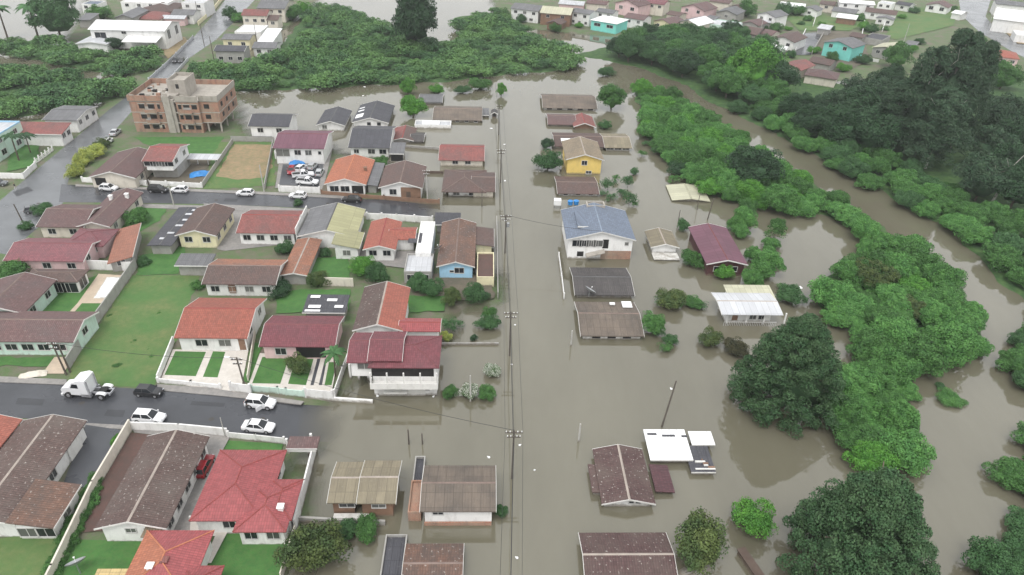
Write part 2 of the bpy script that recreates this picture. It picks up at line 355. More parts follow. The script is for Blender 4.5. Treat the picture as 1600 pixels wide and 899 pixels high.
def dryness(X, Y):
    X = np.asarray(X, float); Y = np.asarray(Y, float); r = np.full(X.shape, -1e9); v = np.full(X.shape, -1e9)
    for p in WD: r = np.maximum(r, sdist(X, Y, p))
    for p in WV: v = np.maximum(v, sdist(X, Y, p))
    return r, v
def is_dry(x, y): r, v = dryness(np.array([x]), np.array([y])); return max(r[0], v[0]) > .5
gx_ = np.concatenate([[-1150,-700,-480], np.arange(-330, 331, 2.5), [480,700,1150]])
gy_ = np.concatenate([[-200,-60,-10], np.arange(12, 480, 2.5), [560,700,1150]])
GX, GY = np.meshgrid(gx_, gy_)
dr, dv = dryness(GX, GY)
wob = 1.2*np.sin(GX*.31+GY*.17)*np.sin(GY*.23-GX*.11)+.6*np.sin(GX*.9)*np.sin(GY*.8)
both = np.maximum(dr, dv) + np.where(dv > dr, wob, 0)
Z = np.clip(.25*both/1.5, -.9, .25)
def gridmesh(name, Zg, mat, attrs):
    ny, nx = GX.shape; me = bpy.data.meshes.new(name)
    V = np.stack([GX.ravel(), GY.ravel(), Zg.ravel()], 1)
    I = np.arange(nx*ny).reshape(ny, nx); Fq = np.stack([I[:-1,:-1].ravel(), I[:-1,1:].ravel(), I[1:,1:].ravel(), I[1:,:-1].ravel()], 1)
    me.vertices.add(len(V)); me.vertices.foreach_set('co', V.ravel()); me.loops.add(Fq.size); me.loops.foreach_set('vertex_index', Fq.ravel().astype(np.int32))
    me.polygons.add(len(Fq)); me.polygons.foreach_set('loop_start', np.arange(0, Fq.size, 4, dtype=np.int32)); me.update(calc_edges=True)
    for k, a in attrs.items():
        t = me.attributes.new(k, 'FLOAT', 'POINT'); t.data.foreach_set('value', a.ravel().astype(np.float32))
    me.materials.append(mat); o = bpy.data.objects.new(name, me); COL.objects.link(o); o['kind'] = 'structure'; return o
def terrain_mat():
    m, t, b = newmat('ground soil and grass'); tc = t.nodes.new('ShaderNodeTexCoord'); v = tc.outputs['Object']
    a = ramp(t, noise(t, v, .2, 5, .65), .36, B4, .56, W4)
    col = mixc(t, a, (.15,.13,.10), (.085,.14,.05))
    a2 = ramp(t, noise(t, v, 1.3, 4), .4, B4, .75, (.6,)*3+(1,)); col = mixc(t, a2, col, (.13,.115,.09))
    at_ = N(t, 'ShaderNodeAttribute', attribute_name='veg')
    g = mixc(t, ramp(t, noise(t, v, .5, 4), .4, B4, .65, W4), (.03,.075,.02), (.06,.12,.03))
    col = mixc(t, at_.outputs['Fac'], col, g)
    t.links.new(col, b.inputs['Base Color']); b.inputs['Roughness'].default_value = .9; bump(t, b, noise(t, v, 3, 4), .4, .2); return m
gridmesh('ground', Z, terrain_mat(), {'veg': np.where(dv > dr, 1.0, 0.0)})
def water_mat():
    m, t, b = newmat('muddy flood water'); tc = t.nodes.new('ShaderNodeTexCoord'); v = tc.outputs['Object']
    mp = t.nodes.new('ShaderNodeMapping'); mp.inputs['Scale'].default_value = (1.6, .5, 1); t.links.new(v, mp.inputs[0])
    col = mixc(t, ramp(t, noise(t, mp.outputs[0], .03, 6, .62), .32, B4, .68, W4), (.116,.107,.075), (.158,.147,.107))
    t.links.new(col, b.inputs['Base Color']); b.inputs['Roughness'].default_value = .025; b.inputs['IOR'].default_value = 1.8
    a = N(t, 'ShaderNodeAttribute', attribute_name='turbid'); t.links.new(a.outputs['Fac'], b.inputs['Alpha'])
    bump(t, b, noise(t, v, .9, 3, .5), .012, .2); return m
tb = np.clip((-dr-.2)/3.2, 0, 1); 
for rp in ([(100,601),(465,634),(463,687),(100,655)], [(180,293),(650,312),(658,340),(190,317)]):
    dd = -sdist(GX, GY, wpoly(rp, 0))+.9*np.sin(GX*.7)*np.sin(GY*.6); tb = np.minimum(tb, np.clip((dd+.4)/7.5, 0, 1))
tb = tb*tb*(3-2*tb); tb = np.where(dv > dr, 1.0, tb)
gridmesh('flood_water', np.zeros_like(Z), water_mat(), {'turbid': tb})
# ------------------------------------------------------------------ roads, kerbs, lawns
GZ = .25; _lay = [0]
def patch(name, mat, pts, z=None):
    _lay[0] += 1; z = GZ+.004*_lay[0] if z is None else z
    mb = MB(); w_ = [at(p, z) for p in pts]
    if name in ('meadow', 'yard', 'bare_earth', 'field') and mat in ('field', 'lawn', 'mud', 'dirt'):
        q = []
        for a, b in zip(w_, w_[1:]+w_[:1]):
            n = max(1, int(np.linalg.norm(b-a)/1.3))
            for k in range(n): q.append(a+(b-a)*k/n+(np.array([rnd.uniform(-.3, .3), rnd.uniform(-.3, .3), 0]) if k else 0))
        w_ = q
    ar = sum(w_[i][0]*w_[(i+1) % len(w_)][1]-w_[(i+1) % len(w_)][0]*w_[i][1] for i in range(len(w_)))
    if ar < 0: w_ = w_[::-1]
    mb.face([tuple(p) for p in w_]); o = mb.build(name, M[mat]); o['kind'] = 'structure'; return o
def strip(name, mat, pairs, z0):
    mb = MB(); q = []
    for a in pairs:
        z = a[0][2] if len(a[0]) > 2 else z0; q.append((at(a[0], z), at(a[1], z)))
    for (a, b), (c, d) in zip(q, q[1:]):
        f = [tuple(x) for x in (a, b, d, c)]
        if (f[1][0]-f[0][0])*(f[2][1]-f[0][1])-(f[1][1]-f[0][1])*(f[2][0]-f[0][0]) < 0: f = f[::-1]
        mb.face(f)
    o = mb.build(name, M[mat]); o['kind'] = 'structure'; return o
def slab(name, mat, pts, h=.14):
    mb = MB(); a = [at(p, GZ+h) for p in pts]; n = len(a)
    ar = sum(a[i][0]*a[(i+1) % n][1]-a[(i+1) % n][0]*a[i][1] for i in range(n))
    if ar < 0: a = a[::-1]
    mb.face([tuple(p) for p in a])
    for i in range(n):
        p, q = a[i], a[(i+1) % n]; mb.face([(p[0],p[1],GZ-.05),(q[0],q[1],GZ-.05),tuple(q),tuple(p)])
    o = mb.build(name, M[mat]); o['kind'] = 'structure'; return o
# ------------------------------------------------------------------ houses
STREET = atan2(sin(R_(2.6)), cos(R_(2.6)))
def frame_of(A, B, ze, snap=True):
    P = at(A, ze); Q = at(B, ze); d = Q-P; an = atan2(d[1], d[0])
    if snap and abs(an-STREET) < R_(9): 
        L = np.linalg.norm(d[:2]); an = STREET; mid = (P+Q)/2; P = mid-np.array([cos(an), sin(an), 0])*L/2
    else: L = np.linalg.norm(d[:2])
    return P, an, L
def depth_of(P, an, D, z): 
    q = at(D, z); return (q[0]-P[0])*-sin(an)+(q[1]-P[1])*cos(an)
def windows(root, wallp, mb0, spec, L, W, o, ze, an, P, far, wmat='glass'):
    for s in spec:
        face, n = s[0], s[1]; dz = s[2] if len(s) > 2 else -1.25; ww = s[3] if len(s) > 3 else 1.4; hh = s[4] if len(s) > 4 else 1.1
        rng_ = s[5] if len(s) > 5 else (0, 1); nm = s[6] if len(s) > 6 else 'window'
        for i in range(n):
            t = rng_[0]+(rng_[1]-rng_[0])*(i+.5)/n
            if face in 'fb': c = (o+(L-2*o)*t, o if face == 'f' else W-o, ze+dz); a2 = 0 if face == 'f' else pi; nx = (0, -1) if face == 'f' else (0, 1); ux = (1, 0) if face == 'f' else (-1, 0)
            else: c = (L-o if face == 'r' else o, o+(W-2*o)*t, ze+dz); nx = (1, 0) if face == 'r' else (-1, 0); ux = (0, 1) if face == 'r' else (0, -1)
            wx = P[0]+c[0]*cos(an)-c[1]*sin(an); wy = P[1]+c[0]*sin(an)+c[1]*cos(an); ang = an+atan2(ux[1], ux[0])
            fm = MB((wx, wy, c[2]), ang); g = MB((wx, wy, c[2]), ang)
            hw, h2 = ww/2, hh/2
            if nm == 'door':
                fm.box(-hw, hw, -.05, .02, -h2, h2); fo = fm.build('door', M['wbrown'], root); g.box(hw-.16, hw-.08, -.1, -.05, -.05, .05); g.build('handle', M['metal'], root, fo); continue
            if nm == 'garage_door':
                fm.box(-hw, hw, -.05, .02, -h2, h2); fm.build('garage_door', M['palegrey'], root); continue
            if nm == 'opening':
                fm.box(-hw, hw, -.012, .05, -h2, h2); fm.build('opening', M['dark'], root); continue
            b = .09
            fm.box(-hw-b, hw+b, -.07, .03, h2, h2+b); fm.box(-hw-b, hw+b, -.11, .03, -h2-b, -h2); fm.box(-hw-b, -hw, -.07, .03, -h2, h2); fm.box(hw, hw+b, -.07, .03, -h2, h2)
            if ww > 1: fm.box(-.03, .03, -.06, .03, -h2, h2)
            fo = fm.build('window', M['frame'], root)
            g.box(-hw, hw, -.02, .02, -h2, h2); g.build('pane', M['glass'], root, fo)
CAPS = {'redbright': 'capred', 'red': 'capred', 'redold': 'capred', 'maroon': 'capmaroon', 'maroon2': 'capmaroon', 'purple': 'capmaroon', 'orange': 'caporange', 'brown': 'capbrown', 'pinkbrown': 'capbrown', 'slate': 'capdark', 'fiberdark': 'capdark', 'greyr': 'capdark', 'whiter': 'trim', 'bluer': 'capblue', 'fiber': 'capbrown', 'olivepale': 'olivecap', 'olive': 'olivecap', 'rustbrown': 'capbrown'}
def block(root, typ, A, B, D, ze, s=.3, rm='brown', wm='wwhite', base=None, wins=(), ov=.5, fascia=True, cap='cap', t=.14, snap=True, far=False, wall=True, wt=None):
    P, an, L = frame_of(A, B, ze, snap)
    if isinstance(D, tuple):
        W = 8.0
        if typ == 'gx':
            d0 = depth_of(P, an, D, ze); kb = depth_of(P, an, D, ze+1)-d0      # depth is linear in the ridge height
            W = 2*max(.8, d0/(1-kb*s))
        elif typ == 'shed':
            d0 = depth_of(P, an, D, ze); kb = depth_of(P, an, D, ze+1)-d0; W = max(.8, d0/(1-kb*s))
        else: W = max(1.0, depth_of(P, an, D, ze))
    else: W = D
    O = (P[0], P[1], 0)
    c = (O[0]+(L*cos(an)-W*sin(an))/2, O[1]+(L*sin(an)+W*cos(an))/2)
    if base is None: base = .2 if is_dry(*c) else -.85
    o = min(ov, L*.2, W*.2)
    rms = rm if isinstance(rm, tuple) else (rm,)
    roofs = []
    def roof_part(slopes, mname):
        mb = MB(O, an); edges = {}
        for pts in slopes:
            uvs = []
            p0 = np.array(pts[0]); e = np.array(pts[1])-p0; e = e/np.linalg.norm(e); n = np.cross(e, np.array(pts[2])-p0); n = n/np.linalg.norm(n); v_ = np.cross(n, e)
            uvs = [(float((np.array(p)-p0)@e), float((np.array(p)-p0)@v_)) for p in pts]
            mb.face(pts, uvs); mb.face([(p[0], p[1], p[2]-t) for p in pts][::-1], uvs[::-1])
            for i in range(len(pts)):
                a, b = pts[i], pts[(i+1) % len(pts)]; k = tuple(sorted((tuple(np.round(a, 3)), tuple(np.round(b, 3))))); edges.setdefault(k, []).append((a, b))
        for k, l in edges.items():
            if len(l) == 1:
                a, b = l[0]; mb.face([(a[0],a[1],a[2]-t),(b[0],b[1],b[2]-t),b,a])
        r = mb.build('roof', M[mname], root); roofs.append(r); return r
    wl = MB(O, an); capb = MB(O, an); fb = MB(O, an); fbs = [fb]; gap = t+.02
    if typ == 'gx':
        zr = ze+s*W/2; yr = W/2
        S1 = [(0,0,ze),(L,0,ze),(L,yr,zr),(0,yr,zr)]; S2 = [(L,W,ze),(0,W,ze),(0,yr,zr),(L,yr,zr)]
        if len(rms) == 2: roof_part([S1], rms[0]); roof_part([S2], rms[1])
        else: roof_part([S1, S2], rms[0])
        wl.prism([(o,base),(W-o,base),(W-o,ze+s*o-gap),(yr,zr-gap),(o,ze+s*o-gap)], 'x', o, L-o)
        capb.prism([(yr-.17,zr-.17*s-.01),(yr,zr-.02),(yr+.17,zr-.17*s-.01),(yr,zr+.07)], 'x', .02, L-.02)
        for x0, x1 in ((-.05, -.004), (L+.004, L+.05)):
            g_ = MB(O, an); fbs.append(g_); g_.prism([(-.03,ze-.2-.03*s),(yr,zr-.2),(W+.03,ze-.2-.03*s),(W+.03,ze+.03-.03*s),(yr,zr+.03),(-.03,ze+.03-.03*s)], 'x', x0, x1)
    elif typ == 'gy':
        zr = ze+s*L/2; xr = L/2
        S1 = [(0,W,ze),(0,0,ze),(xr,0,zr),(xr,W,zr)]; S2 = [(L,0,ze),(L,W,ze),(xr,W,zr),(xr,0,zr)]
        if len(rms) == 2: roof_part([S1], rms[0]); roof_part([S2], rms[1])
        else: roof_part([S1, S2], rms[0])
        wl.prism([(o,base),(L-o,base),(L-o,ze+s*o-gap),(xr,zr-gap),(o,ze+s*o-gap)], 'y', o, W-o)
        capb.prism([(xr-.17,zr-.17*s-.01),(xr,zr-.02),(xr+.17,zr-.17*s-.01),(xr,zr+.07)], 'y', .02, W-.02)
        for x0, x1 in ((-.05, -.004), (W+.004, W+.05)):
            g_ = MB(O, an); fbs.append(g_); g_.prism([(-.03,ze-.2-.03*s),(xr,zr-.2),(L+.03,ze-.2-.03*s),(L+.03,ze+.03-.03*s),(xr,zr+.03),(-.03,ze+.03-.03*s)], 'y', x0, x1)
    elif typ == 'hip':
        if L >= W: h = W/2; zr = ze+s*h; r0, r1 = (h, h, zr), (L-h if L-h > h else h+.02, h, zr)
        else: h = L/2; zr = ze+s*h; r0, r1 = (h, h, zr), (h, W-h, zr)
        c0, c1, c2, c3 = (0,0,ze),(L,0,ze),(L,W,ze),(0,W,ze)
        if L >= W: SL = [[c0,c1,r1,r0],[c2,c3,r0,r1],[c3,c0,r0],[c1,c2,r1]]
        else: SL = [[c0,c1,r0],[c2,c3,r1],[c3,c0,r0,r1],[c1,c2,r1,r0]]
        if len(rms) == 2:
            lf = 2; roof_part([SL[lf]], rms[0]); roof_part([x for i, x in enumerate(SL) if i != lf], rms[1])
        else: roof_part(SL, rms[0])
        wl.box(o, L-o, o, W-o, base, ze+s*o-gap)
        for a, b in ((c0,r0),(c3,r0 if L >= W else r1),(c1,r1 if L >= W else r0),(c2,r1),(r0,r1)):
            capb.tube(a, b, .085, .085, 5)
    elif typ in ('shed', 'sx'):
        if typ == 'shed': zr = ze+s*W; S = [(0,0,ze),(L,0,ze),(L,W,zr),(0,W,zr)]; wl.prism([(o,base),(W-o,base),(W-o,zr-s*o-gap),(o,ze+s*o-gap)], 'x', o, L-o)
        else: zr = ze+s*L; S = [(L,0,ze),(L,W,ze),(0,W,zr),(0,0,zr)]; wl.prism([(o,base),(L-o,base),(L-o,ze+s*o-gap),(o,zr-s*o-gap)], 'y', o, W-o)
        roof_part([S], rms[0]); cap = None
        e = .05
        fb.box(0, L, -e, -.004, (ze if typ == 'shed' else ze)-.18, ze+.02) if typ == 'shed' else fb.box(L+.004, L+e, 0, W, ze-.18, ze+.02)
    elif typ == 'flat':
        o = 0; wl.box(0, L, 0, W, base, ze-.36)
        pw = .16; p = MB(O, an)
        p.box(0, L, 0, pw, ze-.36, ze); p.box(0, L, W-pw, W, ze-.36, ze); p.box(0, pw, pw, W-pw, ze-.36, ze); p.box(L-pw, L, pw, W-pw, ze-.36, ze)
        p.build('parapet', M[wm], root); r = MB(O, an); r.face([(pw,pw,ze-.354),(L-pw,pw,ze-.354),(L-pw,W-pw,ze-.354),(pw,W-pw,ze-.354)], [(0,0),(L,0),(L,W),(0,W)])
        roofs.append(r.build('roof', M[rms[0]], root)); cap = None; fascia = False
    wp = None
    if wall: wp = wl.build('wall', M[wt or wm], root)
    if cap and not far: capb.build('ridge_cap', M[CAPS.get(rms[0], cap)], root, roofs[0])
    if fascia:
        for g_ in fbs: g_.build('fascia', M['trim'], root, roofs[0])
    windows(root, wp, None, wins, L, W, o, ze, an, P, far)
    return dict(P=P, an=an, L=L, W=W, ze=ze, O=O, base=base, roofs=roofs, o=o)
def H(label, typ, A, B, D, ze, s=.3, rm='brown', wm='wwhite', group=None, name='house', cat='house', **k):
    P, an, L = frame_of(A, B, ze, k.get('snap', True))
    root = thing(name, label, cat, (P[0], P[1], 0), an, group)
    info = block(root, typ, A, B, D, ze, s, rm, wm, **k)
    # the thing's origin sits on the ground under the first corner
    return root, info
def posts(root, pts, z0, z1, r=.09, mat='wwhite', name='post'):
    for p in pts:
        q = at(p, z0); mb = MB(); mb.box(q[0]-r, q[0]+r, q[1]-r, q[1]+r, z0, z1); mb.build(name, M[mat], root)
def lbox(root, info, x0, x1, y0, y1, z0, z1, mat, name, parent=None):
    mb = MB(info['O'], info['an']); mb.box(x0, x1, y0, y1, z0, z1); return mb.build(name, M[mat], root, parent)
def chimney(root, info, p, z, mat='wwhite', h=.8):
    q = at(p, z); mb = MB((q[0], q[1], 0), info['an']); mb.box(-.3, .3, -.3, .3, z-1.5, z+h); mb.box(-.4, .4, -.4, .4, z+h, z+h+.12)
    mb.build('chimney', M[mat], root, info['roofs'][0])
# ------------------------------------------------------------------ walls and fences
def wallrun(label, pts, h, mat='wwhite', t=.18, post=0, name='boundary_wall', cat='wall', base=None, rail=False, group=None, ph=.25):
    w_ = [at(p, .25) for p in pts]; c = w_[0]
    root = thing(name, label, cat, (c[0], c[1], .25), 0, group)
    pos = []
    for a, b in zip(w_, w_[1:]):
        L = np.linalg.norm(b-a); an = atan2(b[1]-a[1], b[0]-a[0]); mb = MB((a[0], a[1], 0), an)
        zb = base if base is not None else (.2 if is_dry(*((a+b)/2)[:2]) else -.8)
        if rail:
            for z in (.3, .62, .94):
                if z < h+.25: mb.box(0, L, -.04, .04, z+.25-.05, z+.25+.05)
            k = 0
            mb.box(0, L, -t/2, t/2, zb, .45)
        else: mb.box(-t/2, L+t/2, -t/2, t/2, zb, .25+h)
        mb.build('fence_panel' if rail else 'wall_panel', M[mat], root)
        if post:
            n = max(1, int(round(L/post)))
            for i in range(n+1):
                p = a+(b-a)*i/n; pos.append((p, an, zb))
    for p, an, zb in pos:
        mb = MB((p[0], p[1], 0), an); r = t/2+.07; mb.box(-r, r, -r, r, zb, .25+h+ph); mb.build('post', M[mat], root)
    return root
# ------------------------------------------------------------------ cars
def car(label, p, head, paint='pwhite', kind='hatch', z=None, cat='car', group='parked cars', doors=0):
    """p: pixel of the car's middle on the ground; head: pixel the nose points to"""
    q = at(p, .28 if z is None else z); h_ = at(head, .28 if z is None else z); an = atan2(h_[1]-q[1], h_[0]-q[0])
    nm = {'hatch': 'hatchback_car', 'sedan': 'sedan_car', 'suv': 'suv_car', 'pickup': 'pickup_truck'}[kind]
    root = thing(nm, label, cat, q, an, group); O = tuple(q)
    Lh, wd, ht = {'hatch': (1.95,.84,1.48), 'sedan': (2.2,.86,1.45), 'suv': (2.15,.9,1.66), 'pickup': (2.55,.92,1.75)}[kind]
    bl = .92 if kind in ('hatch','sedan') else 1.05
    # lower body lofted along its length: x, z bottom, z top, half width
    if kind == 'sedan': sec = [(-1,.42,.62,.80),(-.97,.32,.88,.93),(-.6,.26,bl+.04,1),(0,.24,bl,1),(.45,.24,bl-.03,1),(.85,.26,.80,.96),(.97,.32,.68,.86),(1,.42,.58,.74)]
    elif kind == 'pickup': sec = [(-1,.55,.75,.9),(-.985,.45,1.05,.96),(-.5,.4,bl,1),(0,.38,bl,1),(.42,.38,bl,1),(.88,.42,1.0,.96),(.985,.5,.9,.88),(1,.58,.8,.78)]
    else: sec = [(-1,.42,.7,.84),(-.97,.32,bl,.93),(-.6,.26,bl+.03,1),(0,.24,bl,1),(.4,.24,bl-.02,1),(.82,.27,.84,.96),(.97,.33,.7,.86),(1,.42,.6,.74)]
    b = MB(O, an); rings = []
    for x, z0, z1, k in sec:
        X = x*Lh; w_ = wd*k; rings.append([(X,-w_*.94,z0),(X,-w_,z0+(z1-z0)*.45),(X,-w_*.93,z1-.04),(X,-w_*.8,z1),(X,w_*.8,z1),(X,w_*.93,z1-.04),(X,w_,z0+(z1-z0)*.45),(X,w_*.94,z0)])
    for r1, r2 in zip(rings, rings[1:]):
        for i in range(8): j = (i+1) % 8; b.face([r1[i], r2[i], r2[j], r1[j]][::-1])
    b.face(rings[0]); b.face(rings[-1][::-1])
    # glasshouse
    if kind == 'hatch': gb, gt = (-.93,.48), (-.74,.10)
    elif kind == 'suv': gb, gt = (-.94,.46), (-.80,.12)
    elif kind == 'sedan': gb, gt = (-.72,.50), (-.44,.12)
    else: gb, gt = (-.2,.50), (-.14,.22)
    zt = ht-.05; g = MB(O, an); wb, wt = wd*.9, wd*.68
    g.box(gb[0]*Lh, gb[1]*Lh, -wb, wb, bl-.05, zt, (gt[0]*Lh, gt[1]*Lh, -wt, wt))
    b.box(gt[0]*Lh-.03, gt[1]*Lh+.03, -wt-.03, wt+.03, zt+.002, ht, (gt[0]*Lh+.08, gt[1]*Lh-.08, -wt+.05, wt-.05))
    # roof pillars
    for sy in (-1, 1):
        for fb_, ft_ in ((gb[0], gt[0]), (gb[1], gt[1]), ((gb[0]+gb[1])*.5-.05, (gt[0]+gt[1])*.5)):
            b.tube((fb_*Lh, sy*(wb+.005), bl-.03), (ft_*Lh, sy*(wt+.005), zt), .05, .045, 5)
    if kind == 'pickup':
        b.box(-.97*Lh, -.24*Lh, -wd*.98, -wd*.9, 1.0, 1.22); b.box(-.97*Lh, -.24*Lh, wd*.9, wd*.98, 1.0, 1.22); b.box(-.985*Lh, -.955*Lh, -wd*.9, wd*.9, 1.0, 1.22)
    bo = b.build('body', M[paint], root)
    go = g.build('window_glass', M['glass'], root)
    if kind == 'pickup':
        bd = MB(O, an); bd.box(-.95*Lh, -.25*Lh, -wd*.88, wd*.88, bl+.004, bl+.02); bd.build('cargo_bed', M['black'], root)
    rw = .32 if kind in ('hatch','sedan') else .38
    for sx in (-.62, .62):
        for sy in (-1, 1):
            y0 = sy*(wd-.2); y1 = sy*(wd+.015); c = (sx*Lh, rw+.0)
            m = MB(O, an); m.tube((c[0], y0, rw), (c[0], y1, rw), rw, rw, 14); wo_ = m.build('wheel', M['black'], root)
            m = MB(O, an); m.tube((c[0], y1-.03*sy, rw), (c[0], y1+.012*sy, rw), rw*.62, rw*.58, 12); m.build('rim', M['rim'], root, wo_)
    for sy in (-1, 1):
        m = MB(O, an); m.box(.955*Lh, .985*Lh, sy*wd*.62-.14, sy*wd*.62+.14, .6 if bl < 1 else .8, .74 if bl < 1 else .94); m.build('headlight', M['hl'], root)
        m = MB(O, an); m.box(-1.0*Lh-.005, -.965*Lh, sy*wd*.68-.1, sy*wd*.68+.1, .62 if bl < 1 else .8, .82 if bl < 1 else 1.0); m.build('taillight', M['tl'], root)
    for sy in (-1, 1):
        m = MB(O, an); m.box(gb[1]*Lh-.22, gb[1]*Lh-.06, sy*(wd+.09)-.07, sy*(wd+.09)+.07, bl-.02, bl+.12); m.build('mirror', M[paint], root)
    if doors:
        m = MB((O[0]+cos(an)*.3*Lh-sin(an)*wd*doors, O[1]+sin(an)*.3*Lh+cos(an)*wd*doors, O[2]), an+doors*R_(125)); m.box(0, 1.0, -.04, .04, .35, bl); m.build('door', M[paint], root)
    return root
# ------------------------------------------------------------------ poles, wires, dishes
def pole(label, base, h, mat='wood', arm=0, lean=(0, 0), zb=None, r=.15, light=0, trafo=0, group=None, name='utility_pole', armdir=STREET):
    q = at(base, 0.0 if zb is None else zb); dry = is_dry(q[0], q[1]); z0 = .2 if dry else -.9
    root = thing(name, label, 'pole', (q[0], q[1], 0), 0, group)
    top = (q[0]+lean[0], q[1]+lean[1], h); m = MB(); m.tube((q[0], q[1], z0), top, r, r*.7, 9); m.build('shaft', M[mat], root)
    if arm:
        for dz, al in ((-.25, arm), (-1.0, arm*.8)):
            m = MB((top[0], top[1], top[2]+dz), armdir); m.box(-al, al, -.09-.12, .06-.12, -.07, .07); ao = m.build('crossarm', M['wood'], root)
            for k in (-.92, -.45, .45, .92):
                m = MB((top[0], top[1], top[2]+dz), armdir); m.lathe([(.05,.07),(.07,.12),(.045,.18),(.06,.24)], 7, (al*k, -.13)); m.build('insulator', M['plastic'], root, ao)
        if trafo: m = MB((top[0], top[1], top[2]-2.1), armdir); m.lathe([(.27,-.45),(.3,-.4),(.3,.35),(.24,.42)], 10, (.45, -.1)); m.build('transformer', M['metal'], root)
    if light:
        m = MB(); m.tube((top[0], top[1], h-.4), (top[0]+light, top[1]-.3, h+.3), .04, .04, 6); ao = m.build('lamp_arm', M['metal'], root)
        m = MB((top[0]+light, top[1]-.3, h+.28)); m.box(-.35, .35, -.12, .12, -.06, .08); m.build('lamp_head', M['plastic'], root, ao)
    return top
def wire(label, tops, sag=.5, r=.035, off=0, group='power lines over the flooded street'):
    m = MB()
    for a, b in zip(tops, tops[1:]):
        pts = []
        for i in range(9):
            t = i/8; pts.append((a[0]+(b[0]-a[0])*t+off*cos(STREET), a[1]+(b[1]-a[1])*t+off*sin(STREET), a[2]+(b[2]-a[2])*t-sag*4*t*(1-t)))
        for u, v in zip(pts, pts[1:]): m.tube(u, v, r, r, 5)
    c = tops[0]; o = m.build('power_cable', M['cable'], loc=c); tag(o, label, 'cable', group); return o
def dish(label, p, z, r=1.2, az=1.2, zb=.2):
    q = at(p, z); root = thing('satellite_dish', label, 'satellite dish', (q[0], q[1], zb if zb < z-1.5 else z-1.2)); m = MB(); n = 16
    d = np.array([cos(az)*.6, sin(az)*.6, .8]); d /= np.linalg.norm(d); a = np.cross(d, (0,0,1)); a /= np.linalg.norm(a); b = np.cross(a, d); c = np.array(q)
    R3 = [[tuple(c+d*(.35*k*k*r)+r*k*(a*cos(2*pi*i/n)+b*sin(2*pi*i/n))) for i in range(n)] for k in (.02,.35,.7,1)]
    for A_, B_ in zip(R3, R3[1:]):
        for i in range(n): j = (i+1) % n; m.face([A_[i], B_[i], B_[j], A_[j]]); m.face([tuple(np.array(x)-d*.03) for x in (A_[i], A_[j], B_[j], B_[i])])
    m.build('reflector', M['metal'], root)
    m = MB(); m.tube(tuple(c-d*.05), (c[0], c[1], zb if zb < z-1.5 else z-1.2), .06, .08, 8); m.build('mast', M['metal'], root)
    m = MB(); m.tube(tuple(c+d*.05), tuple(c+d*(.75*r)), .02, .02, 5); m.tube(tuple(c+d*(.72*r)), tuple(c+d*(.85*r)), .1, .1, 8); m.build('feed_horn', M['plastic'], root)
# ------------------------------------------------------------------ people
def person(label, p, face, top=(.05,.05,.06), pants=(.5,.5,.5), walk=.25):
    q = at(p, .3); h_ = at(face, .3); an = atan2(h_[1]-q[1], h_[0]-q[0])
    J = {'pel': (0,0,.95,.15,.12), 'che': (0,0,1.35,.17,.12), 'neck': (0,0,1.52,.06,.06), 'hd': (.02,0,1.62,.09,.085), 'hd2': (.02,0,1.76,.085,.08)}
    E = [('pel','che'),('che','neck'),('neck','hd'),('hd','hd2')]
    for sg, nm in ((1,'l'),(-1,'r')):
        f = walk*sg
        J.update({'hip'+nm:(0,.1*sg,.88,.1,.1),'kn'+nm:(f*.5,.11*sg,.5,.065,.065),'an'+nm:(f*.6-.05,.11*sg,.1,.045,.045),'to'+nm:(f*.6+.13,.12*sg,.045,.045,.035),
                  'sh'+nm:(0,.2*sg,1.42,.07,.06),'el'+nm:(-f*.3,.27*sg,1.14,.05,.05),'wr'+nm:(-f*.4+.08,.27*sg,.9,.035,.035),'ha'+nm:(-f*.4+.11,.26*sg,.8,.04,.03)})
        E += [('pel','hip'+nm),('hip'+nm,'kn'+nm),('kn'+nm,'an'+nm),('an'+nm,'to'+nm),('che','sh'+nm),('sh'+nm,'el'+nm),('el'+nm,'wr'+nm),('wr'+nm,'ha'+nm)]
    ks = list(J); me = bpy.data.meshes.new('person'); me.from_pydata([J[k][:3] for k in ks], [(ks.index(a), ks.index(b)) for a, b in E], [])
    tmp = bpy.data.objects.new('tmp', me); COL.objects.link(tmp); sm = tmp.modifiers.new('s', 'SKIN'); ss = tmp.modifiers.new('d', 'SUBSURF'); ss.levels = ss.render_levels = 1
    for i, k in enumerate(ks): me.skin_vertices[0].data[i].radius = J[k][3:]; me.skin_vertices[0].data[i].use_root = (k == 'pel')
    dg = bpy.context.evaluated_depsgraph_get(); dg.update(); m2 = bpy.data.meshes.new_from_object(tmp.evaluated_get(dg)); COL.objects.unlink(tmp); bpy.data.objects.remove(tmp)
    mats = [plain('shirt', top, .8, .1, 0, rv=0), plain('trousers', pants, .8, .1, 0, rv=0), plain('skin', (.42,.26,.18), .6, .05, 0, rv=0), plain('hair', (.03,.02,.015), .7, .1, 0, rv=0)]
    m2.materials.clear()
    for x in mats: m2.materials.append(x)
    for pl in m2.polygons:
        c = pl.center; pl.material_index = 3 if (c.z > 1.72 or (c.z > 1.6 and c.x < 0)) else 2 if c.z > 1.5 or (abs(c.y) > .2 and c.z < 1.05) else 0 if c.z > .95 else 1
        pl.use_smooth = True
    o = bpy.data.objects.new('person', m2); COL.objects.link(o); o.location = q; o.rotation_euler = (0, 0, an); tag(o, label, 'person'); return o
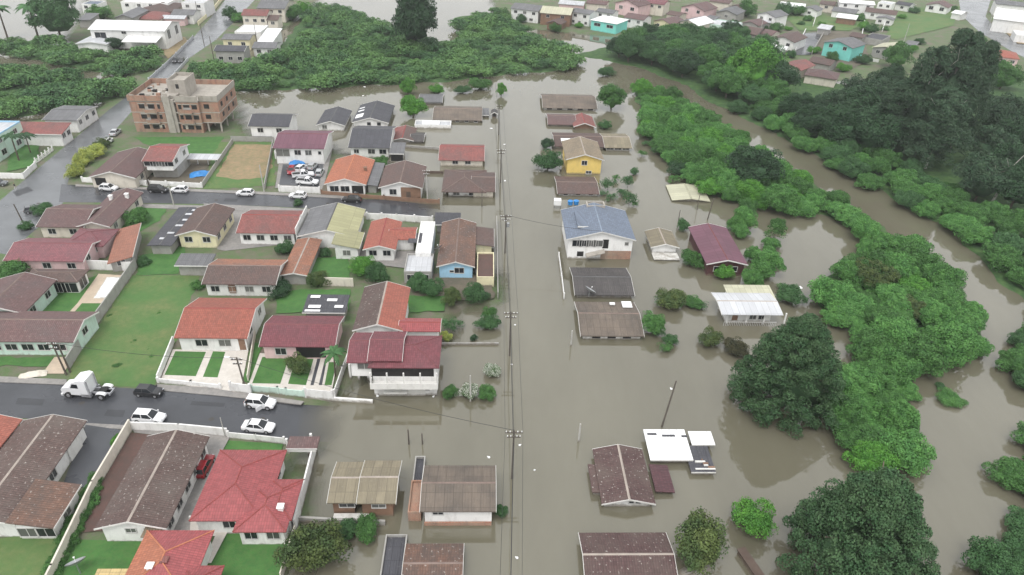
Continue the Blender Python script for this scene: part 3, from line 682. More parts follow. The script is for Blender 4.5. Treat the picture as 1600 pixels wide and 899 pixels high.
# ------------------------------------------------------------------ vegetation
NP = np.random.default_rng(11)
def crown_quads(R, Hc, z0, ncl, nleaf, leaf, cr=.36, lo=-.25, jit=.45, up=0.0, flat=1.0, shape='ball'):
    Vs = []
    per = max(8, nleaf//ncl)
    for i in range(ncl):
        while True:
            d = NP.normal(size=3); d /= np.linalg.norm(d)
            if d[2] > lo: break
        f = NP.uniform(.42, .92)
        if shape == 'egg':
            h = NP.uniform(0, 1)**1.1; wr = (1-h)**.66*(.78+.22*min(1, h*6))*1.06; a = NP.uniform(0, 2*pi); rr = R*wr*NP.uniform(.25, 1.0)**.5*.97
            c = np.array([rr*cos(a), rr*sin(a), z0+h*Hc]); k = cr*R*NP.uniform(.7, 1.3); d = np.array([cos(a)*.8, sin(a)*.8, .3])
        elif shape == 'cone':
            h = NP.uniform(0, 1)**.8; wr = ((1-h)**.5*.9+.1)*(.7+.3*min(1, h*3)); a = NP.uniform(0, 2*pi); rr = R*wr*NP.uniform(.5, .95)
            c = np.array([rr*cos(a), rr*sin(a), z0+h*Hc*.95]); k = cr*R*NP.uniform(.6, 1.0)*(.5+.6*wr)
        else:
            c = np.array([d[0]*R*f, d[1]*R*f, z0+Hc*.42+d[2]*Hc*.56*f]); k = cr*R*NP.uniform(.65, 1.25)
        n = NP.normal(size=(per, 3)); n[:, 2] = np.abs(n[:, 2])*1.0-.35*(np.abs(n[:, 2]) < .5); n /= np.linalg.norm(n, axis=1)[:, None]
        P = c+n*(k*NP.uniform(.72, 1.05, (per, 1)))*np.array([1, 1, flat])
        nn = n+NP.normal(size=(per, 3))*jit; nn[:, 2] += .15; nn /= np.linalg.norm(nn, axis=1)[:, None]
        t1 = np.cross(nn, NP.normal(size=(per, 3))); t1 /= np.linalg.norm(t1, axis=1)[:, None]+1e-9; t2 = np.cross(nn, t1)
        if up: t1 = t1*(1-up)+np.array([0, 0, up])+d*up*.5
        s = leaf*NP.uniform(.6, 1.25, (per, 1)); 
        Vs.append(np.stack([P-t1*s*.62, P-t2*s*.42+t1*s*.05, P+t1*s*.62, P+t2*s*.42+t1*s*.05], 1))
    V = np.concatenate(Vs).reshape(-1, 3); V[:, 2] = np.maximum(V[:, 2], .04)
    return V
def core_faces(R, Hc, z0, k=.62, n=9):
    """dense inner foliage: lumpy closed shell"""
    vs, fs = [], []
    for j in range(7):
        ph = -pi/2+pi*j/6
        for i in range(n):
            a = 2*pi*i/n; q = k*(1+.18*NP.normal()); vs.append((R*q*cos(ph)*cos(a), R*q*cos(ph)*sin(a), max(.02, z0+Hc*.42+Hc*.5*q*sin(ph))))
    for j in range(6):
        for i in range(n): fs.append((j*n+i, j*n+(i+1) % n, (j+1)*n+(i+1) % n, (j+1)*n+i))
    return vs, fs
def quadmesh(name, V, mat, core=None):
    nq = len(V)//4; verts = V; faces = np.arange(nq*4).reshape(-1, 4)
    if core:
        cv = np.array(core[0]); cf = np.array(core[1])+len(verts); verts = np.concatenate([verts, cv]); faces = np.concatenate([faces, cf])
    me = bpy.data.meshes.new(name); me.vertices.add(len(verts)); me.vertices.foreach_set('co', verts.astype(np.float32).ravel())
    me.loops.add(faces.size); me.loops.foreach_set('vertex_index', faces.ravel().astype(np.int32)); me.polygons.add(len(faces)); me.polygons.foreach_set('loop_start', np.arange(0, faces.size, 4, dtype=np.int32))
    me.update(calc_edges=True); me.materials.append(mat); return me
def trunkmesh(h, r, nb, R, mat, z0=.5):
    m = MB(); m.tube((0,0,-1.2), (.1,.05,h*.6), r, r*.7, 8); m.tube((.1,.05,h*.6), (.15,-.1,h), r*.7, r*.3, 7)
    for i in range(nb):
        a = 2*pi*i/nb+rnd.uniform(-.4,.4); z = h*rnd.uniform(.35,.8); m.tube((.08,.03,z), (R*.6*cos(a), R*.6*sin(a), z+h*rnd.uniform(.15,.3)), r*.45, r*.12, 6)
    o = m.build('t', mat); me = o.data; bpy.data.objects.remove(o); return me
def tmpl(mat, R, Hc, z0, ncl, nleaf, leaf, th=None, tr=.2, tm='bark', nb=5, core=True, **k):
    return dict(c=quadmesh('crown', crown_quads(R, Hc, z0, ncl, nleaf, leaf, **k), M[mat], core_faces(R*{'cone': .6, 'egg': .72}.get(k.get('shape'), 1), Hc*{'cone': .85, 'egg': .75}.get(k.get('shape'), 1), z0) if core else None),
                t=trunkmesh(th or (z0+Hc*.6), tr, nb, R, M[tm]), R=R, mat=M[mat], H=z0+Hc)
def tree(T, label, cat, name, base, R=None, hs=None, group=None, mat=None, z=None, crown='crown', stem='trunk', xy=None):
    q = at(base, .1) if xy is None else np.array([xy[0], xy[1], .1]); s = (R or T['R'])/T['R']; h = s*(hs or 1)
    root = thing(name, label, cat, (q[0], q[1], 0 if z is None else z), rnd.uniform(0, 6.28), group)
    me = T['c']
    if mat is not None and M[mat] != T['mat']:
        key = T.setdefault('alt', {})
        if mat not in key: key[mat] = me.copy(); key[mat].materials[0] = M[mat]
        me = key[mat]
    u1, u2 = rnd.uniform(.82, 1.18), rnd.uniform(.82, 1.18)
    for nm, d in ((crown, me), (stem, T['t'])):
        o = bpy.data.objects.new(nm, d); COL.objects.link(o); o.parent = root; o.scale = (s*u1, s*u2, h) if nm == crown else (s, s, h)
    return root
# ================================================================== ROADS AND GROUND
strip('avenue_road', 'avenue', [((350,-30),(412,-30)),((352,0),(398,0)),((331,26),(366,34)),((301,60),(338,62)),((266,97),(293,93)),((236,124),(262,130)),((205,146),(236,152)),((170,172),(208,172)),((120,214),(160,226)),((78,248),(112,262)),((40,280),(98,318)),((-10,322),(64,352)),((-80,380),(10,398))], GZ+.012)
strip('street_road', 'asphalt', [((96,288),(92,316)),((180,293),(190,317)),((320,300),(320,319)),((420,304),(430,323)),((500,308),(520,328)),((560,311),(570,331)),((588,312,.27),(596,334,.27)),((640,314,.05),(648,338,.05)),((668,316,-.16),(676,339,-.16)),((730,321,-.6),(738,342,-.6))], GZ+.02)
strip('street_road', 'asphalt', [((-160,591),(-160,640)),((0,597),(0,650)),((100,601),(100,660)),((240,609),(240,671)),((340,618),(340,678)),((400,624),(400,683)),((432,629,.18),(432,686,.18)),((462,632,.03),(462,688,.03)),((500,634,-.22),(500,690,-.22)),((570,640,-.6),(570,695,-.6))], GZ+.02)
for q_ in ([(28,622),(70,624),(66,634),(24,632)], [(168,640),(196,641),(192,652),(162,650)], [(300,627),(352,630),(350,636),(297,633)], [(352,310),(372,311),(370,316),(349,315)], [(150,298),(168,299),(165,305),(146,304)], [(20,300),(44,292),(52,298),(26,307)], [(120,236),(136,230),(142,234),(124,241)]): patch('road_patch', 'roadpatch', q_, GZ+.028)
for q_ in ((128,630),(330,655),(410,655),(338,313),(512,318),(60,318)):
    c_ = at(q_, GZ+.034); mb = MB(tuple(c_)); mb.face([(.38*cos(k*pi/8), .38*sin(k*pi/8), 0) for k in range(16)]); o_ = mb.build('manhole_cover', M['ironcover']); o_['kind'] = 'structure'
slab('pavement', 'conc', [(-160,582),(0,588),(104,593),(104,601),(0,597),(-160,591)])
slab('pavement', 'conc', [(246,600),(330,606),(365,612),(405,617),(475,627),(470,632),(400,624),(340,618),(240,609)])
slab('pavement', 'conc', [(-160,643),(45,656),(205,665),(205,671),(45,664),(-160,652)])
slab('pavement', 'conc', [(118,288),(320,296),(440,301),(560,307),(555,311),(420,304),(320,300),(118,291)])
slab('pavement', 'conc', [(192,318),(430,324),(520,329),(600,334),(590,338),(420,331),(200,324)])
patch('meadow', 'field', [(207,430),(312,430),(275,535),(247,590),(238,607),(104,598),(112,572)])
patch('meadow', 'field', [(-60,845),(0,842),(75,832),(140,760),(150,768),(84,905),(-60,920)])
patch('lawn', 'lawn', [(118,843),(222,846),(196,935),(60,935)])
patch('lawn', 'lawn', [(342,834),(452,836),(436,935),(296,935)])
patch('lawn', 'lawn', [(350,688),(442,694),(440,704),(345,702)])
patch('yard', 'field', [(338,222),(428,222),(430,290),(318,296)])
patch('bare_earth', 'dirt', [(366,226),(424,226),(426,262),(412,278),(372,281),(338,276)])
patch('yard', 'lawn', [(208,214),(350,214),(322,260),(286,244),(230,226)])
patch('yard', 'mud', [(230,258),(292,240),(332,244),(316,287),(222,283)])
patch('yard', 'conc', [(318,318),(470,326),(462,380),(352,392),(340,390)])
patch('yard', 'lawn', [(205,322),(262,322),(250,345),(214,365),(180,372)])
patch('yard', 'lawn', [(222,398),(290,384),(278,428),(212,430)])
patch('yard', 'lawn', [(60,452),(100,446),(152,430),(128,487),(66,488)])
patch('yard', 'lawn', [(130,474),(170,472),(160,490),(122,490)])
patch('pool_deck', 'deck', [(154,428),(202,431),(170,474),(121,474)])
patch('path', 'deck', [(121,474),(128,474),(116,488),(108,488)])
patch('yard', 'lawn', [(-60,558),(85,558),(78,572),(-60,572)])
patch('path', 'deck', [(85,558),(112,558),(100,584),(66,584)])
patch('yard', 'pave', [(270,546),(388,548),(376,612),(350,612),(250,596)])
patch('lawn', 'lawn', [(274,549),(322,550),(306,588),(257,586)])
patch('lawn', 'lawn', [(333,549),(352,550),(340,590),(317,589)])
patch('yard', 'lawn', [(396,535),(412,538),(392,598),(380,596)])
patch('yard', 'pave', [(406,552),(528,556),(518,616),(388,602)])
patch('lawn', 'lawn', [(410,558),(452,558),(438,600),(394,599)])
patch('lawn', 'lawn', [(462,561),(490,561),(478,602),(450,600)])
patch('lawn', 'lawn', [(514,566),(526,566),(518,602),(507,602)])
patch('path', 'asphalt', [(496,560),(501,560),(490,602),(485,602)])
patch('path', 'asphalt', [(508,560),(511,560),(503,602),(498,602)])
patch('yard', 'lawn', [(486,402),(546,402),(546,441),(488,441)])
patch('yard', 'lawn', [(430,460),(470,452),(548,452),(546,484),(432,490)])
patch('yard', 'mud', [(640,425),(770,432),(772,466),(690,470),(650,470)])
patch('yard', 'lawn', [(634,462),(700,462),(694,486),(640,488)])
patch('driveway', 'conc', [(438,240),(520,232),(505,296),(430,294)])
patch('yard', 'asphalt', [(442,257),(506,256),(498,292),(436,289)])
patch('yard', 'lawn', [(20,225),(62,228),(58,258),(10,268)])
patch('yard', 'asphalt', [(134,664),(190,672),(150,764),(98,758)])
patch('yard', 'redpave', [(205,676),(240,680),(170,828),(112,834)])
patch('yard', 'conc', [(205,668),(362,678),(350,700),(298,812),(296,832),(225,838),(262,800),(325,690),(210,676)])
patch('path', 'pave', [(298,810),(366,812),(352,838),(330,880),(318,880),(336,838),(296,836)])
patch('yard', 'mud', [(558,262),(600,262),(592,300),(500,300),(505,290)])
patch('yard', 'conc', [(560,392),(680,392),(672,424),(560,410)])
patch('field', 'field', [(1398,14),(1500,10),(1490,40),(1400,62),(1385,58)])
patch('field', 'field', [(1215,18),(1360,30),(1330,48),(1250,48)])
patch('yard', 'asphalt', [(1256,52),(1286,50),(1266,86),(1240,86)])
patch('yard', 'mud', [(1285,48),(1345,50),(1360,95),(1320,112),(1270,90)])
strip('avenue_road', 'avenue', [((1500,-28),(1556,-28)),((1498,0),(1548,0)),((1502,24),(1540,26)),((1530,50),(1556,46)),((1580,80),(1612,72)),((1660,120),(1700,106))], GZ+.03)
patch('yard', 'dirt', [(1556,36),(1620,40),(1620,70),(1590,68)])
patch('yard', 'dirt', [(262,66),(288,58),(296,66),(262,92),(250,78)])
# ================================================================== HOUSES: dry block
GD = 'houses on the dry block'; GF = 'flooded houses'; GN = 'houses of the far neighbourhood'; GL = 'houses beyond the thicket at the avenue'
r, i = H('long maroon hipped and gabled house on pink walls at the avenue corner', 'gx', (5,407), (130,409), (19,379), 3.0, .32, 'maroon2', 'wpink', GD, wins=[('f',3),('r',2,-.6)])
block(r, 'hip', (97,384), (160,386), (116,357), 3.1, .36, 'maroon2', 'wpink')
r, i = H('mauve brown L shaped house with long gabled wing reaching the middle street', 'gy', (120,353), (170,356), (174,300), 3.0, .32, 'pinkbrown', 'wpale', GD, wins=[('r',3)])
block(r, 'gx', (56,354), (130,356), (84,326), 2.9, .3, 'pinkbrown', 'wpale', wins=[('f',2)])
chimney(r, i, (173,309), 4.2, 'wwhite', .4); chimney(r, i, (198,306), 4.0, 'wwhite', .4)
H('long narrow orange tiled annex with sloping roof beside the cluttered grey roof', 'sx', (165,406), (207,401), (213,349), 3.3, -.2, 'orange2', 'wgrey', GD, snap=True, wins=[('f',1)])
r, i = H('low charcoal shed roof littered with sheets between orange annex and cream gable', 'gy', (229,384), (268,384), (270,324), 2.5, .06, 'slate', 'wgrey', GD, fascia=False)
for k, (x, y, a) in enumerate(((2.2,3.5,.9),(3.2,7,1.3),(3.8,12,1.8),(4.5,16,1.6),(4,20,1.7),(5,23,1.2))):
    x, y = x*i['L']/7, y*i['W']/26; zz = 2.5+.06*min(x, i['L']-x)+.05; lbox(r, i, x, x+a, y, y+.7, zz, zz+.06, 'palegrey', 'loose_sheet')
H('brown gabled house with cream yellow gable wall on the middle street', 'gy', (274,367), (337,370), (303,325), 3.2, .3, 'brown', 'wcream', GD, wins=[('f',2,-1.1),('r',3)])
r, i = H('white two storey house with weathered red roof over an open ground floor', 'gx', (222,251), (269,253), (229,229), 5.4, .25, 'redold', 'wwhite', GD, base=2.9, wins=[('f',3,-.9,2.6,1.0),('r',2,-1)])
block(r, 'gy', (137,277), (211,279), 15, 3.0, .28, 'pinkbrown', 'wpale', wins=[('f',1,-1.2,2.4,1.8,(0,.4),'opening'),('r',2)])
lbox(r, i, .6, i['L']-.6, 2.5, i['W']-.6, .2, 2.9, 'wgrey', 'wall'); posts(r, [(226,268),(247,270),(266,271)], .2, 2.9)
r, i = H('open lean to shelter with pale sheet roof beside the bare earth lot', 'shed', (291,248), (340,250), (297,240), 2.4, .08, 'palegrey', 'wgrey', GD, name='open_shed', cat='shelter', wall=False)
posts(r, [(294,257),(310,257.5),(326,258),(338,258.5)], .2, 2.4)
r, i = H('white house with charcoal roof next to the brick building, beside the bare earth lot', 'gx', (387,197), (452,198), (392,178), 4.4, .3, 'slate', 'wwhite', GD, wins=[('f',2,-1.3),('f',1,-3.6,5.5,1.2,(0,.5),'opening')])
r, i = H('white house with purple metal roof above the yard of parked pickups', 'gx', (425,232), (507,232), (432,208), 4.6, .24, 'purple', 'wwhite', GD, wins=[('f',2,-1.3,1.5,1.2,(.35,.8)),('f',1,-1.4,3.2,1.8,(0,.3)),('f',1,-1.3,.7,.8,(.85,1))])
block(r, 'flat', (428,236.5), (446,236.5), 3.0, 2.4, 0, 'greyr', 'wwhite', wins=[('f',1,-1.4,2.2,1.6,(0,1),'opening')])
r, i = H('white house under a bright orange clay gable roof on the middle street', 'gy', (506,288), (572,289), (520,249), 3.0, .30, 'orange', 'wwhite', GD, wins=[('f',2,-1.3,1.9,1.3,(.05,.62)),('f',1,-1.5,2.6,2.0,(.64,.98),'opening')])
chimney(r, i, (571,265), 3.6, 'wbrown', .5)
block(r, 'sx', (571,290), (590,291), (592,255), 2.3, .1, 'greyr', 'wgrey', fascia=False)
r, i = H('brown gabled house with half white half wooden front behind a brick wall', 'gy', (591,294), (660,294), (605,259), 3.3, .30, 'brown', 'wwhite', GD, wins=[('f',1,-1.2,1.5,1.3,(.1,.5))])
lbox(r, i, i['L']*.5, i['L']-.45, i['o']-.06, i['o']-.01, .2, 3.25, 'wbrown', 'cladding'); lbox(r, i, i['L']*.62, i['L']*.72, i['o']-.12, i['o']-.07, .3, 2.2, 'wdark', 'door')
r, i = H('white house with wide charcoal roof in a row behind the orange roofed one', 'gx', (544,230), (609,232), (550,200), 2.9, .28, 'slate', 'wwhite', GD, wins=[('f',2,-1.2,1.7,1.2,(.4,1)),('f',1,-1.2,1.2,1,(0,.3))])
block(r, 'shed', (608,240), (631,241), 6, 2.6, .12, 'greyr', 'wgrey', wins=[('f',1,-1.2,3,1.9,(0,1),'opening')])
r, i = H('red house of white walls and weathered red roof, third of the middle street row', 'gx', (369,363), (461,366), (377,335), 3.1, .3, 'redold', 'wwhite', GD, wins=[('f',4,-1.3),('r',1,-1)])
lbox(r, i, i['L']+.02, i['L']+.2, 0, i['W'], .2, 4.3, 'trim', 'parapet')
r, i = H('L shaped house, one roof slope charcoal and the other olive metal', 'gy', (465,368), (556,372), (480,326), 3.1, .26, ('greyr','olive'), 'wwhite', GD, wins=[('f',1,-1.1,1.4,1.1,(.1,.4))])
block(r, 'sx', (519,387), (561,390), 6.5, 3.0, .2, 'olive', 'wwhite', wins=[('f',1)])
r, i = H('bright red roofed house wrapped by white parapet terraces', 'gy', (567,389), (618,392), (587,346), 3.1, .28, 'red', 'wwhite', GD, wins=[('f',2,-1)])
block(r, 'gx', (606,374), (649,375), (608,359), 3.0, .3, 'red', 'wwhite')
block(r, 'flat', (649,394), (673,395), (653,346), 3.4, 0, 'whiter', 'wwhite'); block(r, 'flat', (631,424), (674,425), (634,396), 2.8, 0, 'palegrey', 'wgrey', wins=[('f',2)])
lbox(r, i, i['L']+2.0, i['L']+4.6, 3, 7, 3.0, 3.1, 'slate', 'awning')
H('small charcoal lean to roof at the flooded end of the middle street', 'shed', (678,351), (719,352), (679,332), 2.2, .1, 'slate', 'wgrey', GD, name='shed', cat='shed')
r, i = H('brown tiled house with light blue gable wall beside the flooded main street', 'gy', (682,416), (742,418), (697,348), 3.1, .3, 'rustbrown', 'wblue', GF, base=.0, wins=[('f',1,-1.1,1.7,1.1,(.4,.8)),('f',1,-1.3,.7,.4,(.25,.5))])
block(r, 'sx', (740,384), (772,386), (754,357), 2.4, .12, 'brown', 'wcream', base=0)
block(r, 'flat', (745,432), (772,434), (752,394), 2.2, 0, 'redpave', 'wcream', base=0)
r, i = H('brown house with patched reddish ridge and white back porch by the lawn lot', 'gx', (316,442), (430,447), (326,414), 3.0, .3, ('brown','terra'), 'wwhite', GD, wins=[('f',4,-1.3),('f',1,-1.2,1.2,2,(.3,.45),'door')])
block(r, 'shed', (272,415), (328,416), (286,396), 2.7, .12, 'greyr', 'wgrey')
H('old terracotta tiled open barn roof between two back gardens', 'gy', (438,429), (479,432), (459,374), 2.5, .2, 'terra', 'wgrey', GD, snap=True, name='shed', cat='shed')
r, i = H('white house under a plain red tiled roof with green front lawns', 'gx', (272,527), (386,530), (285,481), 3.2, .32, 'red', 'wwhite', GD, wins=[('f',2,-1.3,1.8,1.2,(.15,.85)),('f',1,-1.6,1,2.1,(.86,1),'door'),('r',2,-.6)])
r, i = H('pale pink house under a plain maroon roof with a palm in front', 'gx', (405,540), (523,544), (419,506), 3.1, .32, 'maroon', 'wpink', GD, wins=[('f',1,-1.3,1.6,1.2,(.08,.4)),('f',1,-1.5,4.5,2.0,(.4,.95),'opening')])
posts(r, [(449,549),(470,550),(494,551)], .2, 3.0, .12)
r2, i2 = H('charcoal corrugated shed with white roof panels behind the maroon roofed house', 'shed', (472,488), (539,490), (481,460), 2.6, .08, 'slate', 'wgrey', GD, name='shed', cat='shed')
for x, y, a, b in ((.8,7.5,1.9,1.4),(4.6,5.8,2.0,1.4),(1.0,2.2,2.4,1.6),(6.6,2.4,1.7,1.4),(.5,.4,3,1)): x *= i2['L']/9.2; y *= i2['W']/9.6; b *= i2['W']/9.6; lbox(r2, i2, x, x+a*.85, y, y+b, 2.6+.08*(y+b)+.03, 2.6+.08*(y+b)+.09, 'plastic', 'roof_panel')
r, i = H('large white two storey house with stepped maroon roofs and balcony standing in the flood', 'gx', (541,566), (583,568), (549,532), 5.6, .34, 'maroon', 'wwhite', GF, base=2.7, wins=[('f',1,-1.0,1.9,1.1,(.4,.95))])
block(r, 'gx', (574,563), (628,565), (583,530), 6.3, .34, 'maroon', 'wwhite', base=2.7)
b_ = block(r, 'hip', (575,573), (686,577), (588,524), 5.6, .32, 'maroon', 'wwhite', base=0, wins=[('f',2,-4.3,1.3,.6,(.4,.95)),('f',1,-1.2,9,1.6,(.05,.9),'opening')])
mb = MB(b_['O'], b_['an']); Lb = b_['L']; mb.box(.3, Lb-.2, -1.2, .5, 2.55, 2.7); mb.build('balcony_slab', M['trim'], r)
mb = MB(b_['O'], b_['an']); mb.box(.3, Lb-.2, -1.2, -1.1, 2.7, 3.6); mb.box(.3, .4, -1.1, .4, 2.7, 3.6); mb.box(Lb-.3, Lb-.2, -1.1, .4, 2.7, 3.6); mb.build('balcony_parapet', M['trim'], r)
for k in range(5): lbox(r, b_, .35+(Lb-.75)*k/4, .35+(Lb-.75)*k/4+.2, -1.15, -.95, 3.6, 5.5, 'trim', 'post')
lbox(r, b_, 2, Lb*.33+2, -.4, .55, 1.0, 1.25, 'trim', 'awning'); lbox(r, b_, 1.2, Lb-2.2, .3, .48, 0, 2.5, 'trim', 'wall')
posts(r, [(549,597),(562,598),(577,599)], -.8, 2.7, .16)
r, i = H('house with roof half weathered brown tile and half bright red, behind the stepped maroon one', 'gy', (551,515), (629,519), (573,449), 5.0, .32, ('brownold','red'), 'wwhite', GD, base=0, wins=[('r',2)])
block(r, 'gx', (622,517), (688,519), (632,503), 4.9, .3, 'redbright', 'wwhite', base=0)
r, i = H('lichened brown tiled house with rusty wing at the lower left beside a dark asphalt yard', 'gy', (-90,816), (20,824), (47,657), 3.0, .26, 'brownold', 'wwhite', GD, wins=[('r',3)])
block(r, 'sx', (14,824), (82,828), (74,757), 2.7, .2, 'rustbrown', 'wwhite', wins=[('f',2,-1.3,2,1.4),('r',1)])
lbox(r, i, i['L']-.45, i['L']-.3, 12, i['W']-2, .2, 2.8, 'trim', 'wall')
H('pink walled house with red roof cut by the left edge beside the lower street', 'gy', (-150,728), (-32,738), (-58,655), 3.2, .3, 'red', 'wpink', GD, wins=[('r',2)])
r, i = H('long lichened brown roofed house with white gable beside the red parked car', 'gy', (149,823), (258,830), (228,682), 3.1, .3, 'brownold', 'wwhite', GD, wins=[('f',2,-.9,1.1,.7,(.3,.9)),('r',5)])
lbox(r, i, i['L']-2.6, i['L']-.6, -.9, 1.6, 2.7, 2.82, 'tan', 'awning')
r, i = H('crimson roofed house with many hips beside a flooded side yard', 'hip', (297,810), (410,818), (341,703), 3.1, .34, 'redbright', 'wwhite', GD, wins=[('f',1),('r',2)])
block(r, 'hip', (364,829), (446,834), (394,756), 3.12, .34, 'redbright', 'wwhite', wins=[('f',2)])
block(r, 'hip', (402,812), (455,815), (430,749), 3.08, .32, 'redbright', 'wwhite')
chimney(r, i, (439,795), 3.6, 'wwhite', .4)
r, i = H('red house with one orange roof slope beside two mown lawns at the bottom edge', 'hip', (178,934), (290,941), (233,829), 3.1, .34, ('orange','redbright'), 'wwhite', GD)
block(r, 'hip', (258,946), (326,951), (290,884), 3.12, .34, 'redbright', 'wwhite'); chimney(r, i, (235,887), 4.0, 'wwhite', .3); chimney(r, i, (258,878), 4.0, 'redold', .3)
H('tiny straw coloured reed roof hut at the bottom edge beside a lawn', 'shed', (142,912), (200,916), (152,889), 2.4, .1, 'straw', 'wbrown', GD, name='garden_hut', cat='hut')
r, i = H('small brown hipped pool pavilion with glass doors beside the empty pool', 'hip', (33,438), (119,443), (58,420), 2.8, .3, 'brown', 'wwhite', GD, name='pool_house', cat='pavilion', wins=[('f',3,-1.5,2.6,1.9,(.25,.95)),('f',1,-1.4,1.3,1.0,(.05,.22)),('r',1,-1.4,2.2,1.8)])
r, i = H('mint walled house with long dusty maroon brown roof left of the meadow lot', 'gx', (-90,530), (112,538), (-60,498), 3.2, .32, 'pinkbrown', 'wgreen', GD, wins=[('f',5,-1.4,1.7,1.1,(.3,.95)),('r',1,-.8)])
block(r, 'gy', (-60,488), (36,491), (-30,436), 3.2, .3, 'pinkbrown', 'wgreen', wins=[('r',2)])
r, i = H('pale blue two storey house with flat grey roof at the left edge', 'flat', (-72,216), (-17,218), (-28,188), 6.3, 0, 'palegrey', 'wblue', GD, wins=[('r',2,-1.5),('r',2,-4.4,1.8,1.3)], wt='wgreen')
r, i = H('white house with red brown roof and tall side wall along the avenue', 'shed', (0,208), (95,211), (30,190), 3.6, .2, 'redold', 'wwhite', GD, wins=[('r',2,-.9)])
r, i = H('white house with grey sheet roof where the avenue leaves the river', 'gx', (66,187), (119,189), (90,171), 3.8, .15, 'greyr', 'wwhite', GD, wins=[('r',3,-1.2)])
# ---- unfinished brick building
A, B = at((214,206), .25), at((338,211), .25); an = atan2(B[1]-A[1], B[0]-A[0]); an = STREET
bl = thing('unfinished_building', 'unfinished three storey brick apartment building with raw concrete stair tower', 'building', (A[0], A[1], .25), an)
O = (A[0], A[1], .25); BW = float(np.linalg.norm(B-A)); BD = 15.5; HT = 10.0
def ub(n, m, *bx, parent=None):
    mb = MB(O, an); mb.box(*bx); return mb.build(n, M[m], bl, parent)
def uvbox(n, m, x0, x1, y0, y1, z0, z1):
    mb = MB(O, an)
    for p, q in (((x0,y0),(x1,y0)),((x1,y0),(x1,y1)),((x1,y1),(x0,y1)),((x0,y1),(x0,y0))):
        L = hypot(q[0]-p[0], q[1]-p[1]); mb.face([(p[0],p[1],z0),(q[0],q[1],z0),(q[0],q[1],z1),(p[0],p[1],z1)], [(0,z0),(L,z0),(L,z1),(0,z1)])
    mb.face([(x0,y0,z1),(x1,y0,z1),(x1,y1,z1),(x0,y1,z1)]); mb.face([(x0,y0,z0),(x0,y1,z0),(x1,y1,z0),(x1,y0,z0)])
    return mb.build(n, M[m], bl)
cx0, cx1 = BW*.40, BW*.56
uvbox('wall', 'brick', 0, cx0, 0, BD, -.1, HT-1.5); uvbox('wall', 'brick', cx1, BW*.83, 0, BD, -.1, HT-1.5); uvbox('wall', 'brick', BW*.83, BW+1.2, .8, BD, 2.75, HT-1.5)
uvbox('stair_wall', 'wconc', cx0, cx1, .9, BD-1, -.1, HT-.2)
ub('stair_shaft', 'wconc', cx0+.3, cx0+2.1, -.5, .9, -.1, HT); ub('stair_shaft', 'wconc', cx1-2.1, cx1-.5, -.2, .9, -.1, HT-1)
for z in (2.7, 5.5, HT-1.5):
    ub('floor_slab', 'wconc', -.06, BW*.83+.02, -.06, BD+.06, z-.16, z+.1)
    if z > 2.5: ub('floor_slab', 'wconc', BW*.83+.03, BW+1.26, .74, BD+.06, z-.16, z+.1)
pz0, pz1 = HT-1.4, HT
for bx in ((-.2,cx0-.01,-.2,0),(cx1+.01,BW*.83,-.2,0),(BW*.83,BW+1.3,.6,.8),(-.2,0,0,BD),(BW+1.1,BW+1.3,.8,BD),(-.2,BW+1.3,BD,BD+.2)): ub('parapet', 'brick' if bx[0] < 3 else 'wconc', *bx, pz0, pz1)
# tower on the roof, with an open top
tx0, tx1, ty0, ty1 = BW*.44, BW*.66, 3.2, 10.5
for bx in ((tx0,tx1,ty0,ty0+.2),(tx0,tx1,ty1-.2,ty1),(tx0,tx0+.2,ty0+.2,ty1-.2),(tx1-.2,tx1,ty0+.2,ty1-.2)): ub('tower_wall', 'wconc', *bx, HT-1.4, HT+3.3)
ub('tower_floor', 'wconc', tx0+.2, tx1-.2, ty0+.2, ty1-.2, HT+2.3, HT+2.5)
ub('opening', 'dark', tx0+2.2, tx0+3.0, ty0-.02, ty0+.01, HT+1.0, HT+2.2)
for k in range(26):
    x, y = NP.uniform(1, cx0-1), NP.uniform(2, BD-2); s_ = NP.uniform(.25, .7); ub('rubble_pile' if k % 2 else 'brick_pallet', ('brick','wconc','dark','trim')[k % 4], x, x+s_*1.6, y, y+s_, HT-1.39, HT-1.39+s_)
for fl in range(3):
    z = 2.8*fl+1.5
    for x, w_ in ((.14,1.5),(.255,1.7),(.345,.7),(.60,.8),(.68,1.6),(.775,1.4)):
        if x*BW < BW*.83:
            ub('window_opening', 'dark', x*BW-w_/2, x*BW+w_/2, -.025, .02, z-.6, z+.6); ub('lintel', 'wconc', x*BW-w_/2-.2, x*BW+w_/2+.2, -.05, .02, z+.6, z+.8)
    if fl: ub('window_opening', 'dark', BW*.91-.7, BW*.91+.7, .77, .82, z-.6, z+.6)
    for y in (3.5, 8, 12):
        if fl: ub('window_opening', 'dark', BW+1.17, BW+1.225, y-.7, y+.7, z-.6, z+.6)
    ub('window_opening', 'dark', cx0+3.0, cx0+3.8, .87, .92, z-.3, z+.5)
for k in range(16):
    x, z, w_, h_ = NP.uniform(.3, BW*.8-3), NP.uniform(.2, HT-3), NP.uniform(.8, 2.6), NP.uniform(.5, 1.6)
    if x+w_ < cx0-.1 or x > cx1+.1: ub('render_patch', ('wconc','wpale','wgrey')[k % 3], x, x+w_, -.012-.001*k, .01, z, z+h_)
for k in range(5): ub('parapet_block', 'wconc', BW*(.05+.2*k)-.5, BW*(.05+.2*k)+.6, -.22, .02, HT+.003, HT+.003+.2*(k % 3+1))
for x in (.255, .68):
    for z in (2.8, 5.6): ub('balcony_slab', 'wconc', x*BW-1.6, x*BW+1.6, -1.0, -.07, z-.12, z+.06); ub('balcony_wall', 'brick', x*BW-1.6, x*BW+1.6, -1.0, -.86, z+.063, z+.8)
